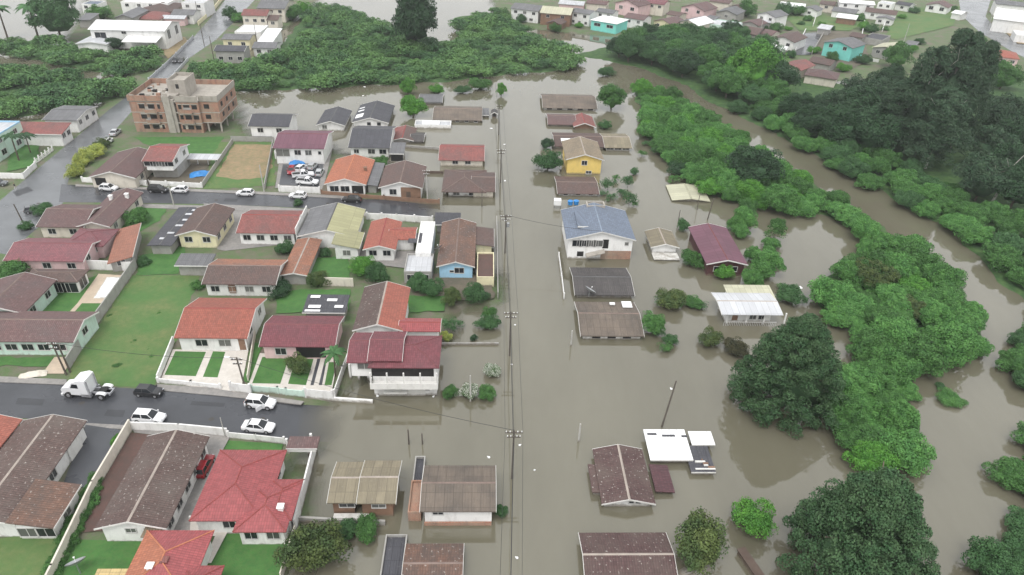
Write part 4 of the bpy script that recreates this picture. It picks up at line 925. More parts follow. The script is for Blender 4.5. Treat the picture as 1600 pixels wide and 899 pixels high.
for x, y in ((BW*.88,1.2),(BW+.8,1.2),(BW+.8,6),(BW+.8,11),(BW*.88,6)): ub('column', 'wconc', x-.18, x+.18, y-.18, y+.18, -.1, 2.6)
# ================================================================== HOUSES: flood zone
r, i = H('charcoal roofed house with white gable and white sheets on one slope, deep in floodwater', 'gy', (550,191), (607,193), (566,164), 1.5, .28, 'slate', 'wwhite', GF, wins=[('f',2,-.5,1.0,.9,(.3,.9))])
for y_, w_, d_ in ((.18,2.2,3.2),(.55,1.8,1.0),(.72,1.6,.8)):
    mb = MB(i['O'], i['an']); s_ = .28; y0 = y_*i['W']; mb.face([(.4,y0,1.5+.4*s_+.03),(.4+w_,y0,1.5+(.4+w_)*s_+.03),(.4+w_,y0+d_,1.5+(.4+w_)*s_+.03),(.4,y0+d_,1.5+.4*s_+.03)]); mb.build('roof_panel', M['plastic'], r, i['roofs'][0])
H('small dark gabled house standing alone in the flood near the white house', 'gy', (494,195), (538,197), (505,172), 1.8, .3, 'slate', 'wwhite', GF, wins=[('f',1,-.7,1.2,1,(0,.5))])
r, i = H('low red brown and grey patched roof half drowned beside the bright green tree', 'gy', (611,219), (646,221), 10, .9, .25, ('redold','brown'), 'wgrey', GF); block(r, 'gx', (640,221), (662,222), 7, .7, .2, 'fiberdark', 'wgrey')
r, i = H('long grey fibre cement roof barely above the water near the street kiosk', 'gx', (676,186), (753,190), (678,169), .75, .22, 'fiber', 'wgrey', GF, wins=[('f',5,-.4,1,.5)])
block(r, 'shed', (753,180), (764,180.5), 5, .7, .1, 'greyr', 'wgrey')
H('small drowned grey roof behind the bright green tree at the thicket edge', 'gx', (654,159), (691,161), (656,148), .9, .25, 'greyr', 'wgrey', GF)
H('tiny gabled kiosk with dark doorway standing in the flooded main street', 'gy', (767,178), (778,178.5), 3.5, 1.4, .5, 'fiberdark', 'wdark', GF, name='kiosk', cat='kiosk', wins=[('f',1,-.5,.9,.8,(0,1),'opening')])
r, i = H('low white flat roofed carport wreck in the water below the bright tree', 'flat', (648,194), (704,197), 4, 1.1, 0, 'palegrey', 'wwhite', GF, name='carport', cat='carport'); lbox(r, i, 2, 7, .5, 3, .75, 1.3, 'plastic', 'sheet')
H('red roofed house with cream walls in the flood beside the main street', 'gx', (685,250), (757,252), (690,228), 1.8, .3, 'redold', 'wpale', GF, wins=[('f',2,-.7,1.3,.9,(.2,.8))])
r, i = H('wide brown hipped house with flooded columned porch beside the main street', 'hip', (690,299), (760,302), (694,265), 1.7, .3, 'brown', 'wwhite', GF, wins=[('f',2,-.9)], ov=1.5)
block(r, 'gx', (736,299), (774,300), 11, 1.75, .22, 'brown', 'wpale'); posts(r, [(696,308),(718,309),(737,309),(754,310)], -.8, 1.75, .14)
H('grey debris strewn roof half under water at the far end of the street', 'gx', (848,168), (934,171), (852,150), .8, .22, 'fiber', 'wwhite', GF, wins=[('f',5,-.45,1.6,.5,(0,1),'opening')])
r, i = H('low brown roof joined to a red tiled gable, far end of the flooded street', 'gx', (856,194), (901,196), (859,180), .7, .25, 'pinkbrown', 'wgrey', GF); block(r, 'gy', (896,198), (931,199), 9, .9, .35, 'redold', 'wbrown')
r, i = H('long low house with brown and mossy tan roof behind the yellow house', 'gx', (866,228), (946,231), (865,212), 1.0, .2, 'brown', 'wgrey', GF); block(r, 'gx', (945,230.5), (988,232), (942,213.5), 1.05, .2, 'fibertan', 'wwhite', wins=[('f',3,-.5,1.8,.5)])
lbox(r, i, 2, 4.6, 1.5, 4, 1.5, 1.8, 'plastic', 'roof_panel')
r, i = H('bright yellow two storey house with mossy tan gable roof', 'gy', (884,249), (944,251), (881,221), 4.0, .3, 'tan', 'wyellow', GF, wins=[('f',1,-1.0,1.3,1.1,(.3,.7)),('f',1,-3.5,1.3,.7,(.5,.8)),('l',1,-1.4,1.2,2)])
H('low brown roof with a white chimney stub in front of the yellow house', 'gx', (871,302), (937,304), (871,284), .8, .16, 'brown', 'wwhite', GF, wins=[('f',3,-.4,1,.4)])
r, i = H('large two storey house with blue grey roof, white walls and brick base', 'gy', (885,374), (994,376), (880,328), 4.6, .26, 'bluer', 'wwhite', GF, wins=[('f',4,-1.1,1.8,1.3,(.08,.52)),('f',1,-1.2,1.2,2.0,(.53,.63),'opening'),('f',1,-1.1,.7,.7,(.85,.97)),('f',1,-3.5,1.3,1.1,(.12,.28),'opening')])
lbox(r, i, i['L']*.52, i['L']-.55, i['o']-.05, i['o']-.01, -.8, 1.9, 'brick', 'cladding')
mb = MB(i['O'], i['an']); y0 = i['W']*.72; mb.box(i['L']*.18, i['L']*.52, y0-6, y0+1, 5.6, 5.75); mb.build('dormer_roof', M['bluer'], r); lbox(r, i, i['L']*.18, i['L']*.52, y0-6.1, y0-6.0, 5.55, 5.8, 'trim', 'fascia')
mb = MB(i['O'], i['an']); mb.prism([(i['L']*.3,1.3),(i['L']*.56,2.3),(i['L']*.56,2.1),(i['L']*.3,1.0)], 'y', -1.0, .4); mb.build('stair', M['wconc'], r)
for bx in ((.38,.66,0,.15),(.38,.66,1.9,2.05),(.38,.4,.15,1.9),(.64,.66,.15,1.9)): lbox(r, i, i['L']*bx[0], i['L']*bx[1], i['W']-1.5+bx[2], i['W']-1.5+bx[3], 4.0, 6.4, 'wconc', 'tank_wall')
r, i = H('charcoal double pitched roof with a big dish, just above water', 'gx', (898,460), (992,463), (898,432), .9, .2, 'fiberdark', 'wgrey', GF)
r, i = H('tan and grey fibre cement roof over a thin white wall with three dark windows', 'gx', (907,524), (1007,527), (906,489), 1.0, .22, 'fiber', 'wwhite', GF, wins=[('f',3,-.5,1.4,.7,(.1,.9),'opening')])
lbox(r, i, i['L']-2.5, i['L']-.8, i['W']*.72, i['W']*.9, 1.75, 1.85, 'plastic', 'roof_panel'); lbox(r, i, 6, 6.9, i['W']*.8, i['W']*.86, 1.7, 1.9, 'plastic', 'roof_panel')
H('flat olive gable roof alone in the water below the thicket', 'gy', (1050,313), (1110,315), (1040,289), .36, .12, 'olivepale', 'wgrey', GF, snap=False, fascia=False)
r, i = H('beige gabled cabin with white front slab left of the dark maroon house', 'gy', (1017,386), (1062,388), (1009,361), 1.6, .28, 'fibertan', 'wwhite', GF); lbox(r, i, .3, i['L']-.3, -2.6, .2, .15, .3, 'trim', 'porch_slab')
r, i = H('dark maroon boarded house with clean maroon gable roof among shrubs', 'gy', (1104,413), (1169,414), (1080,355), 2.9, .24, 'purple', 'wmaroon', GF, snap=False, wins=[('f',2,-1.3,1,1)])
r, i = H('white house with railed porch and white roof in front of olive roof strip', 'gx', (1128,491), (1224,493), (1127,470), 2.6, .16, 'palegrey', 'wwhite', GF, wins=[('f',2,-1.2,1.1,1.3,(.5,.9)),('f',1,-1.2,1,1.9,(.1,.3),'door')], ov=1.4)
block(r, 'shed', (1139,466), (1213,468), (1138,445), 2.4, .1, 'olivepale', 'wwhite'); posts(r, [(1133,512),(1163,513),(1190,513.5),(1222,514)], -.8, 2.5, .11)
mb = MB(i['O'], i['an']); mb.box(.8, i['L']-.6, .3, .38, .75, .85)
for k in range(30): x = .8+(i['L']-1.5)*k/29; mb.box(x, x+.06, .31, .37, -.1, .75)
mb.build('railing', M['frame'], r)
r, i = H('flat white metal roof with torn dark corner, half sunk in the flood', 'shed', (1016,717), (1084,721), (1013,671), 1.0, .05, 'whiter', 'wgrey', GF)
block(r, 'shed', (1081,694), (1118,696), (1077,674), 1.1, .05, 'whiter', 'wgrey'); b2 = block(r, 'shed', (1080,737), (1119,739), (1080,696), .7, .05, 'slate', 'wgrey', ov=.2)
for k in range(6): lbox(r, b2, .5+NP.uniform(0,2.6), 1.2+NP.uniform(0,2.6), .3+k*.3, .55+k*.3, .8, .9+.03*k, ('trim','wbrown')[k % 2], 'debris_board')
for x, y, a in ((.4,4.4,1.3),(2.4,4.1,1.8),(5.1,4.0,.8)): lbox(r, i, x, x+a, y, y+.35, 1.22, 1.27, 'slate', 'roof_hole')
r, i = H('dark wine tiled gable roof with mossy ridge in the flooded bottom right', 'gy', (940,786), (1025,790), (936,702), 1.0, .26, 'wine', 'wwhite', GF, wins=[('f',2,-.2,.6,.4,(.5,.8))])
block(r, 'sx', (925,769), (942,771), (923,726), .8, .06, 'wine', 'wgrey', fascia=False); block(r, 'sx', (1024,768), (1055,771), (1020,727), .6, .08, 'wine2', 'wwhite', fascia=False)
H('broad dark wine tiled roof with pale mossy ridge cut by the bottom edge', 'gx', (915,918), (1063,923), (914,866), 1.2, .28, 'wine', 'wwhite', GF)
r, i = H('flooded brick house with two stepped fibre cement roofs edged in white', 'gx', (511,785), (557,787), (520,746), 2.6, .24, 'fibertan', 'wbrown', GF, wins=[('f',1,-1.0,1.8,.6,(.35,1))])
b2 = block(r, 'gx', (557,786), (618,788), (567,745), 2.9, .24, 'fibertan', 'wbrown', wins=[('f',1,-1.0,1.6,.6,(.3,.8))]); lbox(r, i, .6, 4.8, -.7, .2, .2, .5, 'trim', 'awning')
r, i = H('flooded white walled house with blackened brown fibre cement roof edged in white', 'gx', (656,798), (775,801), (659,754), 2.9, .26, 'fiber', 'wwhite', GF, wins=[('f',1,-.9,1.2,.4,(.1,.3))])
lbox(r, i, .4, i['L']-.5, .3, .45, -.3, .55, 'brick', 'plinth'); block(r, 'flat', (637,800), (657,801), 5, 1.6, 0, 'brick', 'brick'); block(r, 'flat', (640,788), (657,788.5), 8, .9, 0, 'slate', 'wgrey')
r, i = H('red brown tiled roof with pale mortar lines cut by the bottom edge', 'gx', (626,921), (722,925), (632,880), 1.0, .2, 'rustbrown', 'wgrey', GF); block(r, 'flat', (590,922), (626,924), (605,835), .8, 0, 'slate', 'wgrey')
# ================================================================== HOUSES: beyond the thicket, upper left
r, i = H('long white warehouse with white metal roof above the thicket, upper left', 'gx', (137,46), (257,49), (160,31), 7.0, .22, 'whiter', 'wwhite', GL, name='warehouse', cat='warehouse', wins=[('f',1,-2.2,4,2.2,(.05,.2)),('r',2,-2,2.4,3),('f',1,-1,1.6,.8,(.4,.5))], far=True)
block(r, 'shed', (190,65), (243,67), (190,50), 4.2, .14, 'whiter', 'wgrey', far=True, wall=False); posts(r, [(192,74),(243,78)], .2, 4.2, .2); block(r, 'gy', (118,68), (166,70), 14, 3.4, .12, 'palegrey', 'wwhite', far=True)
FARH = [
 ('brown gabled house behind the white warehouse roof', 'gy', (178,28), (207,29), 16, 5, .35, 'greyr', 'wgrey', GL, [('f',1)]),
 ('pinkish red hipped roof house between warehouse and brown roofs', 'hip', (210,30), (250,31), 14, 3.4, .3, 'redold', 'wpale', GL, []),
 ('wide brown roof at the top edge above the pinkish red one', 'hip', (214,17), (268,19), 18, 4, .25, 'brown', 'wpale', GL, []),
 ('grey roofed white house near the left side of the avenue', 'gx', (266,23), (302,24), 10, 4, .25, 'greyr', 'wwhite', GL, [('f',2)]),
 ('long low house with pale pink metal roof behind the warehouse', 'gx', (250,29), (288,30), 7, 3.2, .2, 'palegrey', 'wpink', GL, []),
 ('white two storey house at the top edge left of the avenue', 'flat', (283,4), (318,5), 12, 6.5, 0, 'palegrey', 'wwhite', GL, [('f',2,-1.4)]),
 ('big white flat roofed shop at the top edge above the brown roof', 'flat', (188,3), (262,5), 16, 6, 0, 'whiter', 'wwhite', GL, [('f',4)]),
 ('beige house with red brown roof on the right of the avenue', 'gx', (376,24), (417,25), (379,14), 6, .3, 'redold', 'wpale', GL, [('f',3,-2)]),
 ('small beige brown house attached right of the red brown roof', 'gx', (416,31), (434,32), 8, 4.4, .3, 'brown', 'wpale', GL, [('f',1)]),
 ('white flat slab roofed house below the beige one', 'flat', (367,49), (406,51), 12, 3.6, 0, 'whiter', 'wwhite', GL, []),
 ('beige walled house with dark grey roof near the flooded plot', 'gx', (346,61), (390,63), 9, 4, .2, 'greyr', 'wcream', GL, [('f',2,-1.6)]),
 ('dark slate roofed two level house at the thicket edge by the avenue', 'gx', (334,79), (381,81), 8, 4.6, .25, 'slate', 'wgrey', GL, [('f',3,-2.6)]),
 ('grey roofed house with white wall right of the slate one', 'gx', (393,75), (430,76), 9, 3.6, .25, 'greyr', 'wwhite', GL, [('f',2)]),
 ('white metal roofed annex behind the grey roofed house', 'shed', (402,65), (426,66), 15, 4.2, .1, 'whiter', 'wwhite', GL, []),
 ('big grey roofed hall at the top edge right of the avenue', 'gx', (400,13), (445,14), 18, 6, .2, 'greyr', 'wpale', GL, [('f',3)]),
 ('small grey roofed shed beside the dark van lot', 'shed', (120,31), (140,32), 9, 3.4, .1, 'greyr', 'wgrey', GL, []),
 ('white blue building with dark base at the top edge, upper left', 'flat', (127,6), (152,7), 8, 5, 0, 'bluer', 'wwhite', GL, [('f',2)]),
 # upper right neighbourhood
 ('white two storey house with long grey roof at the thicket, first of the row', 'gx', (797,13), (842,18), 12, 5.6, .25, 'greyr', 'wwhite', GN, [('f',3,-1.3),('f',2,-4,1.6,1)]),
 ('brown house under pale olive gabled roof, second of the row', 'gx', (843,20), (892,24), 13, 5.4, .28, 'olivepale', 'wbrown', GN, [('f',2)]),
 ('small brown gabled shed in front of the pale olive roof', 'gy', (853,36), (876,39), 8, 3, .35, 'brown', 'wbrown', GN, []),
 ('pale blue grey two storey house with grey roof, third of the row', 'gx', (890,18), (922,23), 9, 5.6, .22, 'greyr', 'wwhite', GN, [('f',2,-1.3),('f',3,-4,1.1,1)]),
 ('turquoise based house under a bright white hipped roof', 'hip', (922,31), (964,38), 12, 4.6, .25, 'whiter', 'wteal', GN, [('f',2,-1.6,3,1.2)]),
 ('white house with mauve brown roof right of the white roof', 'gx', (974,27), (1006,32), 10, 4.4, .25, 'pinkbrown', 'wwhite', GN, [('f',2)]),
 ('pinkish house with brown gable behind the white roof', 'gy', (960,4), (998,11), 12, 5.4, .3, 'pinkbrown', 'wpink', GN, [('f',2,-1.6,2,1.4)]),
 ('grey walled two storey house with maroon roof at the top edge', 'gx', (1000,3), (1038,8), 10, 5.6, .25, 'maroon2', 'wpale', GN, [('f',3)]),
 ('cream gabled house with a central dark door under brown roof', 'gy', (1020,33), (1049,39), 12, 3.4, .3, 'pinkbrown', 'wcream', GN, [('f',2)]),
 ('beige house with grey and white roof above dark trees', 'gy', (1058,34), (1092,41), 14, 3.6, .3, ('greyr','whiter'), 'wpale', GN, []),
 ('pink gabled house with two windows and brown roof', 'gy', (1063,11), (1101,18), 13, 5, .32, 'pinkbrown', 'wpink', GN, [('f',2,-.9,1.5,1.3)]),
 ('grey gabled house with terrace right of the pink house', 'gy', (1118,19), (1152,24), 13, 4, .3, 'greyr', 'wgrey', GN, [('f',1)]),
 ('flat pale green roof in front of the grey gabled house', 'flat', (1108,37), (1153,43), 12, 3.2, 0, 'palegrey', 'wgreen', GN, []),
 ('brown tiled house with double roof right of the dark trees', 'gx', (1155,50), (1183,55), 12, 3.4, .28, 'brown', 'wgrey', GN, [('f',1)]),
 ('brown roof behind the double roofed house', 'gy', (1158,36), (1186,41), 10, 3.4, .3, 'pinkbrown', 'wgrey', GN, []),
 ('grey two storey gable near the small round trees', 'gy', (1182,22), (1212,28), 12, 5.2, .3, 'greyr', 'wwhite', GN, [('f',2)]),
 ('pale tin roofed lean to below the grey gable', 'shed', (1188,34), (1204,36), 6, 3, .1, 'palegrey', 'wgrey', GN, []),
 ('brown roofed house with big white gable front', 'gy', (1205,60), (1242,67), 14, 4.2, .3, 'brown', 'wwhite', GN, [('f',2,-1.4)]),
 ('white metal carport in front of the big white gable', 'shed', (1206,78), (1226,81), 7, 2.6, .08, 'whiter', 'wgrey', GN, []),
 ('turquoise two storey house with grey gable roof', 'gy', (1286,66), (1333,76), 12, 5.6, .25, 'greyr', 'wteal', GN, [('f',2,-.8,1.4,1.2),('f',1,-4,1.5,.9)]),
 ('grey roofed long house with pale patches in the far meadow', 'gx', (1299,17), (1338,22), 10, 3.4, .25, 'greyr', 'wwhite', GN, []),
 ('open shelter with white roof on posts in the far meadow', 'shed', (1306,27), (1338,31), 8, 3.2, .08, 'whiter', 'wbrown', GN, []),
 ('long brown roofed house left of the green field', 'gx', (1351,18), (1401,24), 10, 3.6, .25, 'brown', 'wwhite', GN, [('f',2)]),
 ('small white porch house in front of the long brown roof', 'gy', (1368,28), (1396,32), 6, 3, .2, 'greyr', 'wwhite', GN, [('f',2)]),
 ('white gabled house with two windows above the green field', 'gy', (1446,8), (1482,13), 12, 3.6, .3, 'pinkbrown', 'wwhite', GN, [('f',2,-1,1.9,1.6)]),
 ('dark roofed house at the top edge left of the field', 'gx', (1398,6), (1422,10), 8, 3.4, .25, 'slate', 'wwhite', GN, [('f',1)]),
 ('pale roofed house half behind the dark grove', 'gy', (1362,74), (1402,82), 12, 4, .25, 'olivepale', 'wgrey', GN, [('f',2)]),
 ('dark flat roofed workshop behind the pale roofed house', 'flat', (1350,58), (1379,63), 12, 3, 0, 'slate', 'wgrey', GN, []),
 ('tiny grey roof beside the dark grove', 'shed', (1413,69), (1432,72), 6, 3, .1, 'greyr', 'wgreen', GN, []),
 ('weathered red roof with verandah, left of the tree line', 'gy', (1217,103), (1252,111), 12, 3.4, .3, 'redold', 'wpale', GN, [('f',2)]),
 ('brown roof wing behind the verandah house', 'gx', (1262,96), (1298,103), 9, 3.2, .25, 'brown', 'wgrey', GN, []),
 ('mauve hipped roof just above the dark tree line', 'hip', (1256,117), (1308,125), 10, 3.2, .3, 'pinkbrown', 'wpale', GN, []),
 ('pink house with red hipped roof at the right edge', 'hip', (1545,87), (1594,93), 12, 3.6, .28, 'red', 'wpink', GN, [('f',3,-1.4)]),
 ('big white warehouse roof at the upper right corner', 'shed', (1552,29), (1640,40), (1556,12), 6, .08, 'whiter', 'wwhite', GN, []),
 ('long grey roof along the top right edge', 'gx', (1556,6), (1640,14), 12, 6, .2, 'greyr', 'wwhite', GN, []),
 ('white walled shed at the right edge below the warehouse', 'flat', (1588,54), (1625,58), 10, 3.6, 0, 'whiter', 'wwhite', GN, []),
 ('brown roof at the top edge between the pink and grey gables', 'gx', (1108,2), (1140,6), 8, 4, .25, 'pinkbrown', 'wpale', GN, []),
 ('white roofed house at the top edge above the round trees', 'gx', (1218,8), (1258,12), 9, 4, .22, 'whiter', 'wwhite', GN, []),
 ('grey gable below the white roof near the far meadow', 'gy', (1252,14), (1278,18), 9, 3.4, .3, 'greyr', 'wwhite', GN, [('f',1)]),
 ('white two storey house at the top edge above the far meadow', 'gx', (1312,4), (1368,8), 9, 6, .2, 'whiter', 'wwhite', GN, [('f',3)]),
 ('small brown roof tucked behind the cream gabled house', 'gx', (1040,22), (1062,26), 8, 3.4, .28, 'brown', 'wpale', GN, [('f',1)]),
 ('grey lean to roof between the pink gable and the flat pale green roof', 'shed', (1096,30), (1112,33), 8, 3, .1, 'greyr', 'wgrey', GN, []),
 ('brown gable at the top edge left of the leafy tree', 'gy', (1138,10), (1160,14), 10, 4.2, .3, 'brown', 'wwhite', GN, [('f',1)]),
 ('mauve roof left of the dark walled plot', 'gx', (1186,52), (1206,56), 9, 3.4, .28, 'pinkbrown', 'wpale', GN, [('f',1)]),
 ('grey shed roof below the big white gable carport', 'shed', (1196,92), (1214,95), 7, 2.6, .1, 'greyr', 'wgrey', GN, []),
 ('long brown roof right of the turquoise gabled house', 'gx', (1326,56), (1348,60), 8, 3.2, .25, 'brown', 'wgrey', GN, []),
 ('pale shed roof above the turquoise gabled house', 'shed', (1276,44), (1296,47), 7, 3, .1, 'palegrey', 'wgrey', GN, []),
 ('white block at the top edge left of the dark roofed house', 'flat', (1372,4), (1394,7), 8, 4.5, 0, 'palegrey', 'wwhite', GN, [('f',2)]),
 ('low white roof beside the far upper right road', 'gx', (1486,20), (1502,23), 8, 3.2, .25, 'whiter', 'wwhite', GN, []),
 ('brown roof at the top edge right of the white roofed house', 'gx', (1280,6), (1304,9), 9, 4, .25, 'brown', 'wpale', GN, [('f',1)]),
 ('grey roofed house behind the white roof with turquoise base', 'gx', (930,18), (958,22), 8, 4, .25, 'greyr', 'wwhite', GN, [('f',2)]),
 ('pale pink roofed building at the top edge above the olive roof', 'gx', (872,6), (912,9), 10, 4, .2, 'palegrey', 'wpink', GN, []),
 ('mauve roof at the top edge right of the pale pink building', 'gx', (915,5), (948,8), 9, 4, .25, 'pinkbrown', 'wpale', GN, []),
]
for (lb, ty, a, b, d, ze, s, rm, wm, g, wi) in FARH:
    ln = (1.06 if a[0] > 700 else .0)
    H(lb, ty, a, b, d, ze, s, rm, wm, g, wins=wi, far=True, ov=.45, snap=a[0] < 700, fascia=rm in ('whiter','bluer','slate'))
# ================================================================== WALLS AND FENCES
wallrun('long low white wall with posts along the middle street before the corner house', [(130,285),(226,290),(230,291)], 1.2, post=4.5)
wallrun('low white wall with posts in front of the blue tarp yard', [(233,290),(316,294)], 1.2, post=4.5)
wallrun('white picket fence on the avenue bend at the left edge', [(-40,281),(0,279),(38,280),(57,262)], 1.4, post=4)
wallrun('row of white fence posts climbing along the avenue beside the pale blue house', [(57,256),(83,236)], 1.3, 'wwhite', .1, post=1.8, rail=True, name='fence', cat='fence')
wallrun('white wall in front of the yard of parked pickups', [(437,300),(500,303)], 1.5, post=5)
wallrun('brown brick wall along the middle street before the gabled houses', [(503,304),(560,309),(600,312),(655,316),(686,318)], .9, 'wbrown', post=6)
wallrun('tall dark stained wall between mint house and meadow lot', [(214,418),(184,462),(150,510),(108,578)], 2.1, 'wgrey')
wallrun('white back wall of the pool garden', [(136,421),(208,424)], 2.0, 'wwhite')
wallrun('white front wall with short posts before the plain red roofed house', [(248,598),(300,603),(345,608)], .8, post=6)
wallrun('white side wall left of the plain red roofed house', [(272,536),(248,596)], 1.3)
wallrun('white gate wall right of the plain red roofed house', [(362,611),(392,615)], 1.6, post=4)
wallrun('white slatted fence with posts before the pale pink house', [(394,612),(435,615),(448,617),(476,620)], 1.1, 'wgreen', .12, post=3.4)
wallrun('white gates at the driveway of the pale pink house', [(478,620),(520,624)], 1.5, 'wwhite', .1, post=2.8, name='gate', cat='gate')
wallrun('white side fence between pale pink house and the stepped maroon house', [(547,556),(536,585),(523,622)], 1.4, 'wwhite', .14, post=4)
wallrun('thin white wall top running into the flooded lower street', [(523,624),(581,628)], .35, 'wwhite', .3)
wallrun('long thin white wall dividing the two lower left plots', [(206,672),(150,768),(88,899),(70,935)], 1.9, 'wpale', .22)
wallrun('white front wall along the lower street by the long brown roof', [(204,672),(282,675),(356,682)], 1.5, 'wwhite', .2)
wallrun('white rail fence with posts before the crimson hipped house', [(358,684),(400,688),(445,693)], 1.0, 'wwhite', .12, post=5)
wallrun('white wall on the far side of the flooded yard of the crimson house', [(494,701),(478,765),(462,828)], 1.8, 'wwhite', .2)
wallrun('low mossy wall behind the flooded stepped roof house', [(468,812),(520,815),(600,818)], .5, 'wgrey', .3, base=-.8)
wallrun('white boundary wall right of the lower right lawn', [(462,832),(440,905)], 1.2, 'wpale', .16)
wallrun('white garden wall between the crimson house and its lawn', [(298,812),(364,816)], .6, 'wwhite', .2)
wallrun('brick boundary wall of the bare earth lot on its left side', [(364,224),(318,292)], 1.3, 'wgrey')
wallrun('brick boundary wall of the bare earth lot on its right side', [(427,226),(414,296)], 1.3, 'wgrey')
wallrun('back wall of the bare earth lot below the charcoal roof', [(362,221),(428,222)], 1.4, 'wgrey')
wallrun('dark wall along the main street beside the light blue gabled house', [(776,346),(777,400),(778,466)], 1.3, 'wgrey', .15)
wallrun('low wall just breaking the water right of the stepped maroon house', [(690,537),(778,537)], .15, 'wgrey', .25, base=-.8)
wallrun('white wall with short posts on the middle street behind the bright red roof', [(574,343),(620,345),(676,349)], 1.5, post=4)
wallrun('thin white rail in the water left of the charcoal double roof', [(873,402),(877,432),(881,466)], .9, 'wwhite', .1, base=-.8, post=5)
wallrun('dark wall standing in floodwater between the red roof and grey patched roof', [(634,230),(690,234)], .6, 'wgrey', .25, base=-.8)
wallrun('dark wall in the water linking brown gable and wide hipped house', [(660,270),(692,271)], .5, 'wdark', .25, base=-.8)
wallrun('brick wall in the water before the wide hipped house', [(658,316),(686,317)], .4, 'wbrown', .25, base=-.8)
wallrun('white retaining wall between plain red roof house and its narrow side lawn', [(400,520),(388,596)], 1.2, 'wpale', .15)
wallrun('grey wall around the back lawn behind the old terracotta barn', [(488,446),(552,448)], 1.8, 'wpale')
wallrun('guard rail on the left edge of the avenue bridge', [(233,127),(266,97),(302,60)], 1.0, 'palegrey', .2, post=9, name='bridge_railing', cat='railing')
wallrun('guard rail on the right edge of the avenue bridge', [(264,129),(294,95)], 1.0, 'palegrey', .2, post=9, name='bridge_railing', cat='railing')
wallrun('long yellowish wall along the avenue at the top edge', [(310,40),(330,22),(348,0)], 1.6, 'wcream', .25)
wallrun('white wall of the far dark plot beside the turquoise house', [(1240,86),(1258,50)], 1.5, 'wwhite', .25)
wallrun('grey wall right of the far dark plot beside the turquoise house', [(1268,86),(1289,50)], 1.5, 'wgrey', .25)
wallrun('white wall piece in front of the pale roofed house above the grove', [(1340,93),(1372,98)], 1.2, 'wwhite', .25)
wallrun('thin white wall climbing the far meadow', [(1270,42),(1278,16)], 1.3, 'wwhite', .25)
wallrun('white wall left of the dark flat roofed workshop', [(1344,68),(1350,36)], 1.3, 'wwhite', .25)
wallrun('white wall leading to the small white porch house', [(1378,50),(1384,32)], 1.3, 'wwhite', .25)
# flooded carport of the crimson house
r, i = H('mauve flat carport on white posts standing in the flooded yard', 'shed', (447,700), (495,702), (449,682), 2.6, .04, 'pinkbrown', 'wgrey', None, name='carport', cat='carport', wall=False)
posts(r, [(453,714),(484,715),(490,706)], -.8, 2.55, .14)
lbox(r, i, .2, i['L']-.2, .05, .2, 1.9, 2.4, 'trim', 'fascia')
# pool
pq = [(167,433),(199,433),(168,466),(146,466)]
w_ = [at(p, .42) for p in pq]; root = thing('swimming_pool', 'drained white swimming pool with pale rim beside the pink deck', 'pool', (w_[0][0], w_[0][1], .25))
m = MB(); c = sum(w_)/4; inn = [p+(c-p)*.12 for p in w_]
for k in range(4):
    a, b, d, e = w_[k], w_[(k+1) % 4], inn[(k+1) % 4], inn[k]; m.face([tuple(a), tuple(e), tuple(d), tuple(b)]); m.face([(a[0],a[1],.2),tuple(a),tuple(b),(b[0],b[1],.2)])
m.build('rim', M['trim'], root)
m = MB()
for k in range(4): d, e = inn[(k+1) % 4], inn[k]; m.face([tuple(e), (e[0],e[1],.30), (d[0],d[1],.30), tuple(d)])
m.face([(p[0],p[1],.50-.11) for p in inn][::-1]); m.build('basin', M['whiter' if 0 else 'plastic'], root)
# ================================================================== VEHICLES
car('white crossover car driving right on the lower street', (235,657), (290,661), 'pwhite', 'suv')
car('white car with an open door near the waterline of the lower street', (408,634), (460,639), 'pwhite', 'suv', doors=-1)
car('white silver sedan parked at the lower edge of the lower street near the flood', (405,671), (460,676), 'pwhite', 'sedan')
car('small black hatchback parked behind the white lorry', (234,616), (280,619), 'pblack', 'hatch')
car('red car parked nose up between long brown roof and crimson roof', (320,733), (333,708), 'pred', 'hatch')
car('black off road car parked by the low white wall on the middle street', (248,300), (300,303), 'pblack', 'suv')
car('white hatchback parked behind the black off road car', (281,300), (240,298), 'pwhite', 'hatch')
car('white compact car alone on the middle street before the bare earth lot', (384,305), (340,303), 'pwhite', 'hatch')
car('white hatchback on the middle street before the yard of pickups', (466,309), (420,306), 'pwhite', 'hatch')
car('black sedan on the middle street closest to the water', (550,315), (500,312), 'pblack', 'sedan')
car('white pickup nearest the white wall in the crowded yard', (481,288), (520,290), 'pwhite', 'pickup')
car('white pickup in the middle of the crowded yard', (474,277), (515,273), 'pwhite', 'pickup')
car('white hatchback left of the blue tarp in the crowded yard', (471,266), (490,252), 'pwhite', 'hatch')
car('silver hatchback right side of the crowded yard', (489,263), (500,252), 'psilver', 'hatch')
car('red wine car squeezed at the left of the crowded yard', (456,270), (448,290), 'pred', 'hatch')
car('pale rusty car at the right edge of the crowded yard', (500,273), (508,258), 'psilver', 'hatch')
car('silver sedan parked at the avenue kerb by the unfinished building', (181,210), (195,198), 'psilver', 'sedan')
car('white silver hatchback parked at the avenue just below the silver sedan', (169,224), (183,212), 'pwhite', 'hatch')
car('dark car under the bush at the avenue junction', (55,331), (85,326), 'pgrey', 'hatch')
car('dark car in the left lane of the avenue bridge', (274,97), (270,103), 'pblack', 'sedan')
car('dark car in the right lane of the avenue bridge', (284,97), (280,103), 'pblack', 'sedan')
car('white car half hidden by the corner of the mauve brown roof', (171,297), (210,299), 'pwhite', 'hatch')
car('pale car in the driveway at the far left below the picket fence', (-2,290), (20,289), 'pgrey', 'hatch')
car('dark car under the orange roof carport', (558,299), (560,312), 'pgrey', 'hatch')
